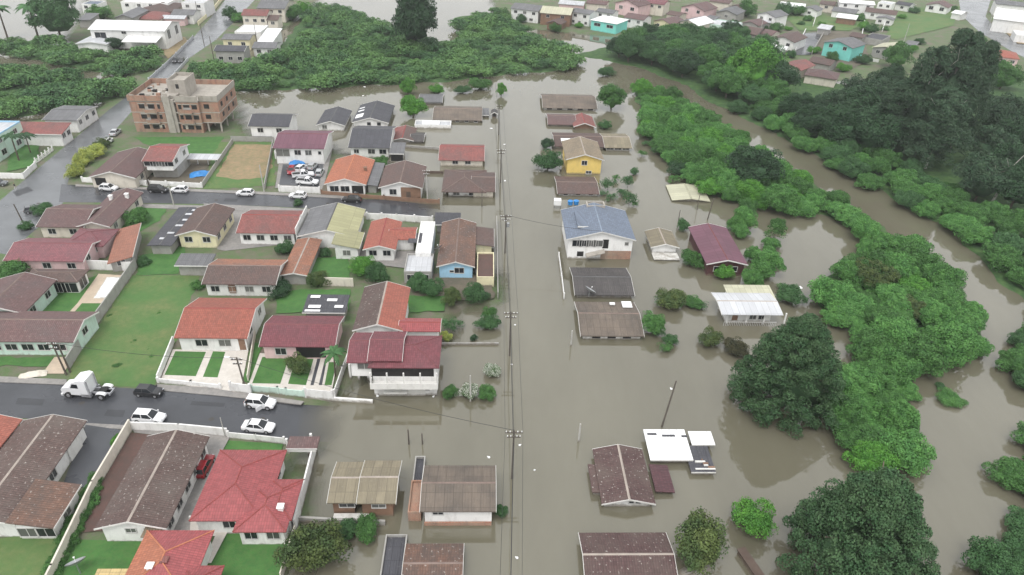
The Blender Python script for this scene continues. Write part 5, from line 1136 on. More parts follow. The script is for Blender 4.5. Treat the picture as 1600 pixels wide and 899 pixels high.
# lorry tractor
q = at((142,616), .28); h_ = at((100,613), .28); an = atan2(h_[1]-q[1], h_[0]-q[0]); O = tuple(q)
tr = thing('tractor_lorry', 'white lorry tractor unit without trailer parked on the lower street', 'lorry', q, an)
def tb(n, m, *a, top=None, parent=None):
    mb = MB(O, an); mb.box(*a, top); return mb.build(n, M[m], tr, parent)
mb = MB(O, an); mb.prism([(1.9,.55),(3.45,.55),(3.5,1.3),(3.3,1.65),(1.9,1.95)], 'y', -.95, .95); mb.build('bonnet', M['pwhite'], tr)
mb = MB(O, an); mb.prism([(-.6,.75),(1.95,.75),(1.95,2.0),(1.35,3.0),(-.1,3.45),(-.6,3.3)], 'y', -1.2, 1.2); cb = mb.build('cab', M['pwhite'], tr)
mb = MB(O, an); mb.face([(1.93,-1.0,2.12),(1.93,1.0,2.12),(1.42,.95,2.95),(1.42,-.95,2.95)]); mb.build('windscreen', M['glass'], tr)
for sy in (-1, 1):
    mb = MB(O, an); y = sy*1.206; f = [(.55,y,2.0),(1.75,y,2.0),(1.3,y,2.75),(.55,y,2.75)]; mb.face(f if sy < 0 else f[::-1]); mb.build('side_window', M['glass'], tr)
    tb('chassis_rail', 'rim', -3.4, -.6, sy*.5-.1, sy*.5+.1, .72, .95)
    tb('headlight', 'hl', 3.36, 3.51, sy*.72-.16, sy*.72+.16, .85, 1.1); tb('fuel_tank', 'rim', -.9, .5, sy*1.0-.22, sy*1.0+.2, .45, .95)
    mb = MB(O, an); mb.tube((-.75,sy*.95,1.0),(-.75,sy*.95,3.2),.09,.09,8); mb.build('exhaust_stack', M['rim'], tr)
    for x in (2.5, -2.3):
        mb = MB(O, an); w0 = sy*(.62 if x < 0 else .86); mb.tube((x,w0,.52),(x,sy*1.2,.52),.52,.52,16); wo_ = mb.build('wheel', M['black'], tr)
        mb = MB(O, an); mb.tube((x,sy*1.17,.52),(x,sy*1.215,.52),.3,.26,12); mb.build('rim', M['rim'], tr, wo_)
    mb = MB(O, an); mb.prism([(-3.0,.9),(-2.9,1.12),(-2.55,1.22),(-2.05,1.22),(-1.7,1.12),(-1.6,.9),(-1.7,1.02),(-2.05,1.14),(-2.55,1.14),(-2.9,1.02)], 'y', sy*.62 if sy > 0 else -1.2, 1.2 if sy > 0 else -.62); mb.build('mudguard', M['pwhite'], tr)
tb('bumper', 'pwhite', 3.3, 3.6, -1.1, 1.1, .4, .72); tb('fifth_wheel', 'black', -2.7, -1.6, -.45, .45, .97, 1.1); tb('cross_member', 'rim', -3.45, -3.3, -.7, .7, .6, .9)
# ================================================================== POLES AND WIRES
GP = 'poles along the flooded main street'
tops = []
for k, (lb, b, h) in enumerate((('timber pole with crossarms in the flood, nearest on the main street', (800,748), 8.6), ('timber pole with crossarms opposite the tan grey roof on the main street', (796,556), 8.6), ('timber pole with crossarms opposite the blue grey roof on the main street', (789,396), 8.6), ('timber pole with crossarms by the wide hipped porch house', (782,286), 8.6), ('slim timber pole beside the kiosk at the far main street', (779,211), 8.6))):
    tops.append(pole(lb, b, h, 'wood', 1.05 if k < 4 else .8, group=GP, trafo=(k == 2)))
far_p = at((774,120), 8.0); near_p = at((797,990), 8.6)
chain = [near_p]+tops+[far_p]
for k, o in enumerate((-1.1, 0, 1.1)): wire('thin black power line strung between the main street poles', chain, .5, .02, o)
wire('thick low telephone bundle strung between the main street poles', [np.array(t)-(0,0,2.2) for t in chain], .6, .045, 0, None)
pole('leaning dark wooden pole in open water above the white metal roof', (1033,668), 8.2, 'wood', 0, (1.0, .6), light=0)
pole('short white concrete post in open water right of the nearest street pole', (904,690), 3.3, 'concpole', r=.16)
pole('white topped post in the water left of the thin white walled house', (892,540), 3.0, 'concpole', r=.16)
pole('dark pole in the water left of the maroon house, leaning right', (1105,343), 5.0, 'wood', 0, (.6,.3), r=.14); pole('thin dark post in the water beside the leaning dark pole', (1089,328), 3.6, 'wood', r=.1)
pole('thin dark stake in the water beside the beige cabin shrub', (1060,345), 2.6, 'wood', r=.1)
pole('dark thin pole in the water above the stepped roofs, left of two', (639,694), 2.7, 'wood', r=.13); pole('dark thin pole in the water above the stepped roofs, right of two', (660,694), 2.0, 'wood', r=.12)
pole('grey pole rising between the white flowering shrubs', (735,628), 5.0, 'concpole', r=.13)
t1 = pole('leaning wooden lamp pole at the mint house corner, front one', (104,586), 6.4, 'wood', .7, (-.25,0), .25, light=0); pole('wooden pole at the mint house corner, back one', (110,582), 5.6, 'wood', 0, (-.2,0), .25)
t2 = pole('wooden pole at the white driveway of the red roofed house', (385,612), 6.6, 'wood', .8, (-.3,0), .25, light=-1.2)
pole('thin grey pole by the white rail fence of the crimson house', (352,683), 3.8, 'concpole', 0, (0,0), .25, r=.08)
pole('concrete pole on the kerb beside the orange roof', (668,316), 8, 'concpole', .8, (0,0), .2); pole('concrete pole by the bare earth lot corner', (413,301), 7, 'concpole', 0, (0,0), .25)
pole('grey pole at the low white wall near the parked cars', (272,322), 5.5, 'concpole', 0, (0,0), .25, light=.9); pole('dark lamp post at the avenue junction bush', (38,352), 5, 'wood', 0, (-.5,0), .25)
pole('pole on the kerb by the corner house wall', (233,291), 6, 'wood', 0, (0,0), .25)
pole('pole at the right edge of the drowned yard beyond the wide hipped house', (753,324), 4.2, 'wood', r=.1)
for k, (x, y) in enumerate(((319,70),(334,92),(402,70),(311,32))): pole(('pole beside the slate roofed house','dark pole at the thicket beside the avenue bridge','pole behind the grey roofed white house','pole on the right kerb of the far avenue')[k], (x,y), 8, 'wood', 0, (0,0), .25)
for k, (x, y) in enumerate(((1412,66),(1546,36),(1186,60))): pole(('white pole beside the pale roofed house above the grove','pole at the far road in the upper right corner','pole beside the brown double roof')[k], (x,y), 8, 'concpole', 0, (0,0), .25)
wire('single wire crossing from the lower street poles to the main street', [t1, t2, tops[0]], .9, .03, 0, None)
wire('service wire from main street pole to the blue grey roofed house', [tops[2], at((944,362), 7.4)], .5, .03, 0, None)
dish('large mesh satellite dish on the lawn at the bottom left', (119,882), 1.9, 1.05, 2.2); dish('large mesh satellite dish on the charcoal double pitched roof', (921,455), 1.9, 1.15, .6, .5)
dish('small satellite dish on the eave of the light blue gabled house', (686,388), 3.9, .9, 2.4, 3.0)
# ================================================================== SMALL THINGS
def blobsheet(label, p, rx, ry, h, mat, name, cat, z=.27, n=11):
    q = at(p, z); me = MB((q[0], q[1], z), STREET+.3); G = [[(rx*(2*i/(n-1)-1), ry*(2*j/(n-1)-1), max(0, h*(1-((2*i/(n-1)-1)**2+(2*j/(n-1)-1)**2)*.7))*(.6+.5*rnd.random())+.03) for i in range(n)] for j in range(n)]
    for j in range(n-1):
        for i in range(n-1): me.face([G[j][i], G[j][i+1], G[j+1][i+1], G[j+1][i]])
    o = me.build(name, M[mat], loc=(q[0], q[1], z), smooth=True); return tag(o, label, cat)
blobsheet('crumpled blue tarp over a heap in the yard of the white two storey house', (312,273), 2.2, 1.7, .9, 'tarp', 'tarp', 'tarp')
blobsheet('blue tarp on the white wall above the crowded pickup yard', (466,256), 2.2, 1.0, 1.3, 'tarp', 'tarp', 'tarp')
blobsheet('pale rubble heap on the kerb below the mint house lawn', (52,586), 1.9, .8, .5, 'wpale', 'rubble_pile', 'rubble')
blobsheet('heap of dark rubble and flotsam at the bottom edge beside the wine roof', (1085,893), 2.2, .8, .5, 'greyr' if 0 else 'wgrey', 'rubble_pile', 'rubble', -.1)
q = at((871,318), 1.2); r = thing('water_tank_box', 'white box on stilts in the water left of the blue grey roof', 'tank', (q[0],q[1],-.5)); m = MB((q[0],q[1],0)); m.box(-.8,.8,-.7,.7,1.0,2.2); m.build('tank', M['plastic'], r)
for sx in (-.7,.7): m = MB((q[0],q[1],0)); m.box(sx-.06,sx+.06,-.06,.06,-.8,1.0); m.build('leg', M['wood'], r)
for k, dx in enumerate((0, 1.35)):
    q = at((891,319), .1)+np.array([dx, dx*.15, 0]); m = MB((q[0],q[1],-.1), .2); m.lathe([(.5,0),(.62,.9),(.64,1.0),(.55,1.02),(.2,1.12)], 14, (0,0)); tag(m.build('water_drum', M['tarp'], loc=(q[0],q[1],-.1)), ('left','right')[k]+' one of two blue water drums behind the blue grey roof', 'drum', 'blue water drums')
q = at((1178,888), .6); m = MB((q[0],q[1],-.6), 1.9); m.box(-2.6,2.6,-.5,.5,0,1.3,(-2.5,2.5,-.45,.45)); m.box(-2.7,2.7,-.55,.55,1.304,1.4); tag(m.build('beam_wreck', M['wdark'], loc=(q[0],q[1],-.6)), 'dark boarded wall stub sticking out of the flood at the bottom edge', 'wreck')
FL = 'white flotsam drifting on the main street flood'
fm = None
for (x, y, s) in ((808,872,.3),(812,696,.3),(805,508,.28),(764,715,.35),(788,226,.5),(768,201,.6),(789,283,.5),(790,345,.5),(745,606,.3),(1049,608,.35),(800,570,.25),(560,212,.4),(570,136,.6),(567,150,.5),(727,137,.6),(1251,450,.7),(835,735,.2),(590,619,.4),(677,620,.3)):
    q = at((x,y), .02); m = MB((q[0],q[1],0), rnd.uniform(0,3)); m.lathe([(s*.4,-.06),(s*.55,.02),(s*.5,.10),(s*.25,.15)], 8, (0,0)); m.lathe([(s*.2,-.05),(s*.3,.05),(s*.15,.12)], 7, (s*.6,s*.2)); tag(m.build('flotsam', M['plastic'], loc=(q[0],q[1],0)), 'small white piece of flotsam drifting on brown floodwater', 'flotsam', FL)
person('person in dark top and pale trousers crossing the wet avenue', (25,297), (60,290), (.02,.02,.025), (.55,.53,.5))
person('person in dark clothes standing beside the red parked car', (303,752), (330,730), (.10,.05,.05), (.04,.04,.05))
person('person in black standing beside the open door of the white car', (387,638), (420,640), (.02,.02,.022), (.03,.03,.035))
# ================================================================== VEGETATION
TS = [tmpl('lbright', 3.6, 4.4, 0, 46, 17000, .215, core=True, lo=-.35, cr=.30, jit=.6) for _ in range(5)]
TM = [tmpl('lmid', 4.2, 5.5, .3, 30, 8000, .32, lo=-.3) for _ in range(3)]
TR = [tmpl('lfresh', 3.6, 5.6, .2, 46, 15000, .20, th=4.5, cr=.28, jit=.6) for _ in range(2)]         # round garden trees
TB = [tmpl('lmid', 1.8, 2.3, 0, 30, 7500, .13, th=1.4, tr=.08, jit=.6) for _ in range(3)]     # small bushes
TL_ = [tmpl('lbank', 1.8, 2.6, 0, 16, 1100, .21, th=1.8, tr=.06, core=False, cr=.4) for _ in range(3)]   # thin half drowned saplings
TP = [tmpl('lpine', 8.6, 15.0, .4, 480, 100000, .25, th=12, tr=.4, cr=.10, up=.3, lo=-.3, nb=3, shape='egg') for _ in range(2)]
TD = [tmpl('ldark', 5.5, 9.0, 1.0, 60, 18000, .30, th=8, tr=.3, cr=.27, jit=.6) for _ in range(3)]
TE = [tmpl('leuc', 7.5, 27.0, 4.0, 150, 42000, .38, th=27, tr=.35, tm='palebark', cr=.30, up=.3, nb=3, shape='cone') for _ in range(3)]
def ctr(p, z): return at(p, z)[:2]
GT = 'trees and shrubs standing in the flood'
TL = [ # label, template, crown centre px, R (m), height scale, material, category, name
 ('bright green round tree beside the drowned grey roofs', TR[0], (645,166), 4.0, 1.0, 'lfresh', 'tree', 'tree'),
 ('smaller bright green tree behind the round bright one', TR[1], (637,136), 3.2, 1.0, 'lfresh', 'tree', 'tree'),
 ('slender bright tree beside the farthest street pole', TR[1], (783,140), 2.0, 1.3, 'lfresh', 'tree', 'tree'),
 ('dense dark shrub in the street beside the yellow house', TB[0], (856,253), 3.9, .9, 'lbank', 'shrub', 'shrub'),
 ('small dark shrub above the dense one by the long low roof', TB[1], (855,225), 1.9, 1, 'ldark', 'shrub', 'shrub'),
 ('mid green tree on a forked trunk by the far drowned roofs', TR[0], (957,151), 4.6, 1.1, 'lmid', 'tree', 'tree'),
 ('dark palm like shrub beneath the forked tree', TB[0], (945,196), 2.0, .9, 'lbank', 'shrub', 'shrub'),
 ('pale willow left of the maroon roof corner, upper', TR[0], (1163,342), 3.0, 1.1, 'lbright', 'tree', 'tree'),
 ('pale willow right of the dark maroon house', TR[1], (1195,411), 3.2, 1.0, 'lbright', 'tree', 'tree'),
 ('loose willow above the dark maroon house', TL_[1], (1212,364), 2.3, 1.1, 'lmid', 'tree', 'tree'),
 ('green shrub at the left foot of the dark maroon house', TB[2], (1081,403), 2.3, 1, 'lmid', 'shrub', 'shrub'),
 ('dark shrub right of the beige cabin with a stake', TB[0], (1068,352), 1.7, 1, 'lbank', 'shrub', 'shrub'),
 ('pale shrub against the maroon gable wall', TB[1], (1131,425), 1.7, 1.3, 'lfresh', 'shrub', 'shrub'),
 ('two toned olive shrub right of the tan grey roof', TB[2], (1049,467), 2.4, 1, 'lolive', 'shrub', 'shrub'),
 ('low creeping shrub right of the olive one', TB[0], (1082,472), 1.9, .6, 'lmid', 'shrub', 'shrub'),
 ('bright tree touching the thin white walled house', TR[0], (1022,506), 2.3, 1, 'lmid', 'tree', 'tree'),
 ('small dark shrub below the thin white walled house', TB[1], (1047,530), 1.3, 1, 'lbank', 'shrub', 'shrub'),
 ('yellowish round shrub alone in the open water', TB[2], (1111,528), 2.0, .9, 'lolive', 'shrub', 'shrub'),
 ('reddish brown shrub beside the great pine', TB[0], (1150,543), 2.1, .8, 'lbrown', 'shrub', 'shrub'),
 ('dark round shrub right of the white porch house', TB[1], (1233,461), 2.4, 1, 'lbank', 'shrub', 'shrub'),
 ('bright round shrub alone in water at the lower right', TB[2], (1179,809), 3.0, .8, 'lfresh', 'shrub', 'shrub'),
 ('tall olive bush beside the broad wine roof', TB[0], (1094,848), 3.1, 1.4, 'lolive', 'shrub', 'shrub'),
 ('big olive tree at the corner of the crimson house lawn', TB[1], (487,853), 3.3, 1.3, 'lolive', 'tree', 'tree'),
 ('dark shrub in the water below the stepped roof house, left', TB[2], (538,829), 1.5, .9, 'lbank', 'shrub', 'shrub'),
 ('green shrub in the water below the stepped roof house, right', TB[0], (573,826), 1.9, .9, 'lmid', 'shrub', 'shrub'),
 ('tiny shrub right of the blackened roof house', TB[1], (783,797), .9, 1, 'lbank', 'shrub', 'shrub'),
 ('round yellow green tree between flooded gardens', TR[1], (704,463), 2.0, 1, 'lolive', 'tree', 'tree'),
 ('clipped round garden tree behind the maroon roof', TB[0], (497,437), 1.9, 1.3, 'lolive', 'tree', 'tree'),
 ('vivid green garden tree between lawn and grey terrace', TR[0], (567,415), 2.6, 1, 'lfresh', 'tree', 'tree'),
 ('dark tree right of the vivid garden tree', TB[1], (591,427), 2.2, 1.2, 'lbank', 'tree', 'tree'),
 ('dark garden tree left of the round yellow green one', TR[1], (655,443), 2.3, 1, 'lbank', 'tree', 'tree'),
 ('dark bush behind the bright red wing', TB[2], (676,450), 2.0, 1.2, 'lbank', 'shrub', 'shrub'),
 ('bush in the corner of the flooded garden by the street wall', TB[1], (745,458), 2.4, .9, 'lbank', 'shrub', 'shrub'),
 ('round dark shrub in the flooded garden by the street', TB[0], (763,505), 1.9, .9, 'lbank', 'shrub', 'shrub'),
 ('small palm green shrub above the round dark one', TB[2], (765,488), 1.2, 1.1, 'lmid', 'shrub', 'shrub'),
 ('grassy clump in the flooded garden left of the round shrub', TL_[1], (706,508), 2.0, .6, 'lbank', 'shrub', 'shrub'),
 ('tiny round shrub on the flooded garden wall', TB[0], (740,528), .7, 1, 'ldark', 'shrub', 'shrub'),
 ('yellow flowering shrub on the right corner of the stepped maroon house', TB[1], (698,525), .9, 1.2, 'lyellow', 'shrub', 'shrub'),
 ('white blossoming shrub alone in the water', TB[2], (769,579), 1.3, .9, 'lflower', 'shrub', 'shrub'),
 ('green shrub left of the blossoming pair', TB[0], (703,613), 1.5, .9, 'lmid', 'shrub', 'shrub'),
 ('white blossoming shrub wrapped round the grey pole', TB[1], (732,612), 1.6, .9, 'lflower', 'shrub', 'shrub'),
 ('green shrub right of the blossoming pair', TB[2], (760,614), 1.4, .9, 'lmid', 'shrub', 'shrub'),
 ('light green front garden tree of the pale pink house', TB[0], (465,571), 1.9, 1.2, 'lolive', 'tree', 'tree'),
 ('round tree in the corner between mint roof and orange annex', TB[2], (212,339), 2.5, 1, 'lmid', 'tree', 'tree'),
 ('small dark bush under the orange annex end', TB[1], (226,408), 1.4, .9, 'lbank', 'shrub', 'shrub'),
 ('round bush over the dark car at the avenue junction', TB[2], (66,327), 2.0, .9, 'lbank', 'shrub', 'shrub'),
 ('small round bush on the avenue kerb below the junction', TB[0], (40,354), 1.5, .9, 'lbank', 'shrub', 'shrub'),
 ('yellow green ornamental bush nearest the white wall corner', TB[0], (118,268), 2.6, .9, 'lyellow', 'shrub', 'shrub'),
 ('yellow green ornamental bush second from the white wall corner', TB[1], (130,250), 2.6, .9, 'lyellow', 'shrub', 'shrub'),
 ('broad yellow green bush third from the white wall corner', TB[2], (146,237), 3.0, .8, 'lyellow', 'shrub', 'shrub'),
 ('olive green bush at the upper end of the yellow row', TB[0], (158,226), 2.2, .9, 'lolive', 'shrub', 'shrub'),
 ('small tree behind the orange gable roof', TB[1], (596,253), 1.9, 1, 'lmid', 'tree', 'tree'),
 ('small round bush before the white car on the middle street', TB[0], (466,317), 1.2, .8, 'lbank', 'shrub', 'shrub'),
 ('small tree beside the terracotta barn', TB[2], (445,388), 1.9, 1.1, 'lbank', 'tree', 'tree'),
 ('small tree in front of the olive slope house', TB[1], (508,396), 1.2, 1.1, 'lbank', 'tree', 'tree'),
 ('small dark tree at the back porch of the patched brown roof', TB[0], (438,452), 2.2, .9, 'ldark', 'tree', 'tree'),
 ('bush at the grey terrace of the bright red roofed house', TB[0], (650,412), 1.5, 1.1, 'lmid', 'shrub', 'shrub'),
 ('bush left of the patched brown back porch on the meadow edge', TB[1], (311,445), 1.4, .8, 'lmid', 'shrub', 'shrub'),
 ('bushy hedge at the pool house left side', TB[2], (15,424), 3.0, .8, 'lmid', 'shrub', 'shrub'),
 ('bush on the yard of the white two storey house', TB[0], (252,269), 1.8, .6, 'ldark', 'shrub', 'shrub'),
 ('half drowned sapling in the water right of the low brown roof, left', TL_[0], (951,288), 1.9, 1.1, 'lbank', 'shrub', 'shrub'),
 ('half drowned sapling in the water right of the low brown roof, taller', TL_[1], (981,285), 1.6, 1.3, 'lbank', 'shrub', 'shrub'),
 ('half drowned sapling nearest the blue grey roof', TL_[2], (984,312), 1.9, 1.0, 'lbank', 'shrub', 'shrub'),
 ('small round shrub above the drowned saplings', TB[0], (991,268), 1.3, 1.0, 'lbank', 'shrub', 'shrub'),
 ('sapling in the water right of the yellow house', TL_[1], (1024,236), 1.4, 1.0, 'lbank', 'shrub', 'shrub'),
 ('dark shrub at the thicket edge above the olive roof', TB[2], (1062,264), 2.6, .9, 'ldark', 'shrub', 'shrub'),
 ('round islet of bushes between the street and the river mouth', TB[0], (947,112), 3.8, .6, 'lbank', 'shrub', 'shrub'),
 ('elongated islet of bushes in the wide water at the right', TB[1], (1487,622), 2.0, .35, 'lmid', 'shrub', 'shrub'),
 ('tuft of leaves beside the elongated islet', TB[2], (1469,603), .8, .7, 'lbank', 'shrub', 'shrub'),
 ('bush in the far street edge by the kiosk', TB[1], (722,140), 2.6, .7, 'lbank', 'shrub', 'shrub'),
 ('round bush at the thicket edge above the long grey roof', TB[2], (750,131), 3.4, .8, 'lmid', 'shrub', 'shrub'),
 ('pale bush behind the small drowned grey roof', TB[0], (682,140), 2.5, .8, 'lfresh', 'shrub', 'shrub'),
 ('round tree left of the pink house gardens, upper right', TB[1], (1226,16), 4.6, 1.1, 'lbank', 'tree', 'tree'),
 ('small round tree beside the far white roofed house', TB[2], (1246,17), 3.8, 1.0, 'lmid', 'tree', 'tree'),
 ('leafy tree between the grey gables, upper right', TR[0], (1168,14), 5.0, 1.0, 'lmid', 'tree', 'tree'),
 ('bright tree before the pale roofed house above the grove', TR[1], (1403,88), 6.0, 1.0, 'lmid', 'tree', 'tree'),
 ('rounded tree below the pink house at the right edge', TR[0], (1570,118), 7.0, .9, 'lmid', 'tree', 'tree'),
 ('huge bright broadleaf tree leading the dark bank trees', TR[1], (1178,108), 9.0, 1.15, 'lfresh', 'tree', 'tree'),
 ('dark rounded tree at the inner bend of the thicket', TD[0], (1180,262), 7.0, .8, 'ldark', 'tree', 'tree'),
 ('greyish tree in the middle of the island thicket', TD[1], (1368,428), 4.2, .7, 'lolive', 'tree', 'tree'),
 ('brownish round tree inside the island thicket', TD[2], (1428,483), 3.0, .7, 'lolive', 'tree', 'tree'),
 ('tree at the avenue beside the beige house, upper left', TB[0], (359,21), 3.2, 1.2, 'lbank', 'tree', 'tree'),
 ('bush at the avenue beside the first tree, upper left', TB[1], (373,28), 3.4, .9, 'lmid', 'tree', 'tree'),
 ('round tree right of the beige house, upper left', TB[2], (455,20), 4.4, 1.1, 'lmid', 'tree', 'tree'),
 ('light tree right of the grey roofed hall', TB[0], (472,16), 4.0, 1.1, 'lfresh', 'tree', 'tree'),
 ('round bright tree above the white warehouse', TB[1], (155,20), 5.0, .9, 'lmid', 'tree', 'tree'),
 ('dark round bush before the white warehouse lean to', TB[2], (176,68), 4.0, .9, 'ldark', 'tree', 'tree'),
 ('dark cedar rising over the far flooded meadow', TD[0], (645,32), 9.5, 1.4, 'ldark', 'tree', 'tree'),
 ('dark conifer left of the warehouse in the bright water', TD[1], (85,26), 8.5, 1.15, 'lbank', 'tree', 'tree'),
]
for lb, T, p, R_m, hsc, mt, cat, nm in TL:
    s = R_m/T['R']; zc = T['H']*s*hsc*.5
    tree(T, lb, cat, nm, None, R_m, hsc, GT if p[1] > 200 else None, mt, xy=ctr(p, zc))
# two great pines and the grove
for lb, T, p, R_m, hsc in (('great dark pine standing in the flood by the white porch house', TP[0], (1240,578), 7.9, 1.12), ('great spreading pine at the bottom edge', TP[1], (1352,836), 10.6, .84)):
    s = R_m/T['R']; tree(T, lb, 'pine', 'pine_tree', None, R_m, hsc, None, None, xy=ctr(p, T['H']*s*hsc*.45))
for k, (lb, b, R_m, hsc) in enumerate((('tallest dark eucalyptus of the grove, centre right', (1448,238), 7.2, 1.14), ('tall dark eucalyptus at the right side of the grove', (1482,238), 6.8, 1.09), ('tall dark eucalyptus left of the tallest one', (1412,240), 7.8, .92), ('dark eucalyptus in front of the grove, nearest the river', (1445,264), 7.8, .68), ('shorter dark eucalyptus on the left side of the grove', (1380,236), 7.8, .6), ('dark eucalyptus behind the grove by the road', (1468,210), 7.6, .9))):
    tree(TE[k % 3], lb, 'eucalyptus', 'eucalyptus_tree', b, R_m, hsc, 'tall dark grove by the river', None)
for k, (p, R_m) in enumerate((((1262,190),5),((1305,180),6),((1335,185),7),((1370,175),7.5),((1395,205),7),((1340,162),7),((1310,205),6),((1290,172),5),((1360,215),6.5),((1415,170),7),((1385,140),6.5),((1440,205),7),((1248,170),5),((1560,190),6.5),((1585,230),6.5),((1550,240),6),((1575,270),6),((1535,285),6),((1590,300),6))):
    tree(TD[k % 3], 'dark broad tree in the mass around the eucalyptus grove', 'tree', 'tree', None, R_m, 1.1, 'dark bank trees around the grove', 'leuc' if k % 2 else 'ldark', xy=ctr(p, 5))
# bare pale tree
q = at((1547,322), .25); r = thing('bare_tree', 'bare pale branching tree on the right river bank', 'tree', (q[0],q[1],.25)); m = MB((q[0],q[1],0)); m.tube((0,0,0),(.6,0,5.5),.38,.25,8); m.build('trunk', M['palebark'], r)
m = MB((q[0],q[1],0))
for a, b, r0 in (((.6,0,5.3),(-3.6,.5,9.2),.16),((.6,0,5.5),(4.2,0,8.0),.16),((.6,0,5.5),(1.2,.6,9.5),.18),((1.2,.6,9.3),(3.8,1,13.5),.12),((-1.5,.25,7.3),(-4.6,-.5,8.2),.09),((-1.5,.25,7.3),(-2.4,.6,10.2),.08),((2.4,0,6.8),(4.8,.6,9.6),.09),((.2,0,4.2),(-2.6,-.5,6.2),.1),((1.2,.6,9.3),(-.4,.8,12),.08)): m.tube(a, b, r0, r0*.35, 6)
m.build('branch', M['palebark'], r)
# ---- thickets along the river
def inpoly(x, y, poly): 
    c = False; n = len(poly)
    for i in range(n):
        a, b = poly[i], poly[(i+1) % n]
        if (a[1] > y) != (b[1] > y) and x < (b[0]-a[0])*(y-a[1])/(b[1]-a[1])+a[0]: c = not c
    return c
def scatter(poly, zc, sp):
    w_ = wpoly(poly, zc); lo = w_.min(0); hi = w_.max(0); out = []; cell = {}
    n = int((hi-lo).prod()/(sp*sp)*9)
    for _ in range(n):
        x, y = rnd.uniform(lo[0], hi[0]), rnd.uniform(lo[1], hi[1])
        if not inpoly(x, y, w_): continue
        k = (int(x//sp), int(y//sp))
        if any((x-a)**2+(y-b)**2 < sp*sp for i in (-1,0,1) for j in (-1,0,1) for a, b in cell.get((k[0]+i, k[1]+j), ())): continue
        cell.setdefault(k, []).append((x, y)); out.append((x, y))
    return out
def bush_obj(T, x, y, R, hs, label, group, mat=None, z=0.0):
    me = T['c']
    if mat and M[mat] != T['mat']:
        key = T.setdefault('alt', {})
        if mat not in key: key[mat] = me.copy(); key[mat].materials[0] = M[mat]
        me = key[mat]
    o = bpy.data.objects.new('willow_shrub', me); COL.objects.link(o); s = R/T['R']; o.scale = (s, s, s*hs); o.location = (x, y, z); o.rotation_euler = (0, 0, rnd.uniform(0, 6.28)); return tag(o, label, 'shrub', group)
ISL = [(995,140),(1015,212),(1072,262),(1112,296),(1232,322),(1292,320),(1348,362),(1352,398),(1292,432),(1284,468),(1345,520),(1360,560),(1322,620),(1322,698),(1372,722),(1424,712),(1430,600),(1440,560),(1530,545),(1535,500),(1476,434),(1438,405),(1374,359),(1286,297),(1189,235),(1093,180),(1037,142)]
cnt = 0
for k, (x, y) in enumerate(scatter(ISL, 1.8, 3.55)):
    bush_obj(TS[k % 5], x, y, rnd.uniform(2.3, 4.3), rnd.uniform(.6, 1.25), 'bright green willow shrub in the dense thicket of the river island', 'willow shrubs of the river island', ('lbright','lbright','lmid','lbright','lfresh','lbright','lmid')[rnd.randrange(7)]); cnt += 1
RE = [(1650,490),(1590,525),(1592,590),(1700,640),(1602,705),(1572,742),(1592,785),(1622,800),(1562,848),(1532,890),(1525,950),(1760,950),(1780,600)]
for k, (x, y) in enumerate(scatter(RE, 1.8, 3.6)):
    bush_obj(TS[k % 5], x, y, rnd.uniform(2.3, 3.4), rnd.uniform(.6, 1), 'dark green shrub on the flooded bank at the right edge of the view', 'bank shrubs at the right edge', ('lmid','lbank','lmid')[k % 3]); cnt += 1
BK = [(1130,161),(1221,206),(1328,266),(1419,317),(1508,361),(1564,422),(1640,485),(1640,330),(1560,330),(1500,300),(1400,250),(1300,200),(1210,165)]
for k, (x, y) in enumerate(scatter(BK, 1.8, 5.2)):
    bush_obj(TS[k % 5], x, y, rnd.uniform(2.8, 4.3), rnd.uniform(.7, 1.1), 'dark green shrub on the forested bank right of the river channel', 'bank shrubs right of the river channel', ('lmid','lbank','lmid','lbright')[k % 4]); cnt += 1
print('individual thicket shrubs', cnt)
for k, (x, y) in enumerate(scatter([(948,75),(1000,62),(1100,52),(1150,55),(1195,92),(1210,130),(1215,160),(1190,165),(1110,130),(1050,105),(985,90)], 3, 7.0)):
    tree(TD[k % 3], 'dark rounded tree on the far bank below the row of houses', 'tree', 'tree', None, rnd.uniform(4.5, 6.5), rnd.uniform(.7, 1.0), 'dark trees on the far bank', ('lbank','ldark','lmid','lbank')[k % 4], xy=(x, y))
# the far mass beyond: one object
farQ = []
fb_ = [crown_quads(3.9, 3.9, 0, 24, 2000, .42, lo=-.2, cr=.33, jit=.6) for _ in range(4)]
polys = [[(-40,62),(60,62),(110,72),(160,78),(250,86),(232,108),(180,111),(60,88),(0,76),(-40,76)], [(-40,100),(0,102),(100,115),(196,130),(188,148),(120,160),(50,172),(0,180),(-40,180)],
 [(296,122),(330,108),(360,102),(400,95),(440,86),(474,80),(476,56),(480,8),(530,12),(600,36),(675,72),(725,72),(718,28),(780,20),(800,36),(860,70),(905,90),(885,104),(800,108),(700,118),(560,126),(470,130),(370,134),(310,132)]]
for pg in polys:
    for x, y in scatter(pg, 1.8, 4.9):
        V = fb_[rnd.randrange(4)].copy(); s = rnd.uniform(.55, 1.55); a = rnd.uniform(0, 6.28); c, n_ = cos(a), sin(a)
        V = np.stack([(V[:,0]*c-V[:,1]*n_)*s+x, (V[:,0]*n_+V[:,1]*c)*s+y, V[:,2]*s*rnd.uniform(.5,.95)], 1); farQ.append(V)
V = np.concatenate(farQ); me = quadmesh('far_thicket', V, M['lfar']); o = bpy.data.objects.new('far_thicket', me); COL.objects.link(o); tag(o, 'dense green thicket filling the flooded ground beyond the houses', 'thicket', None, 'stuff')
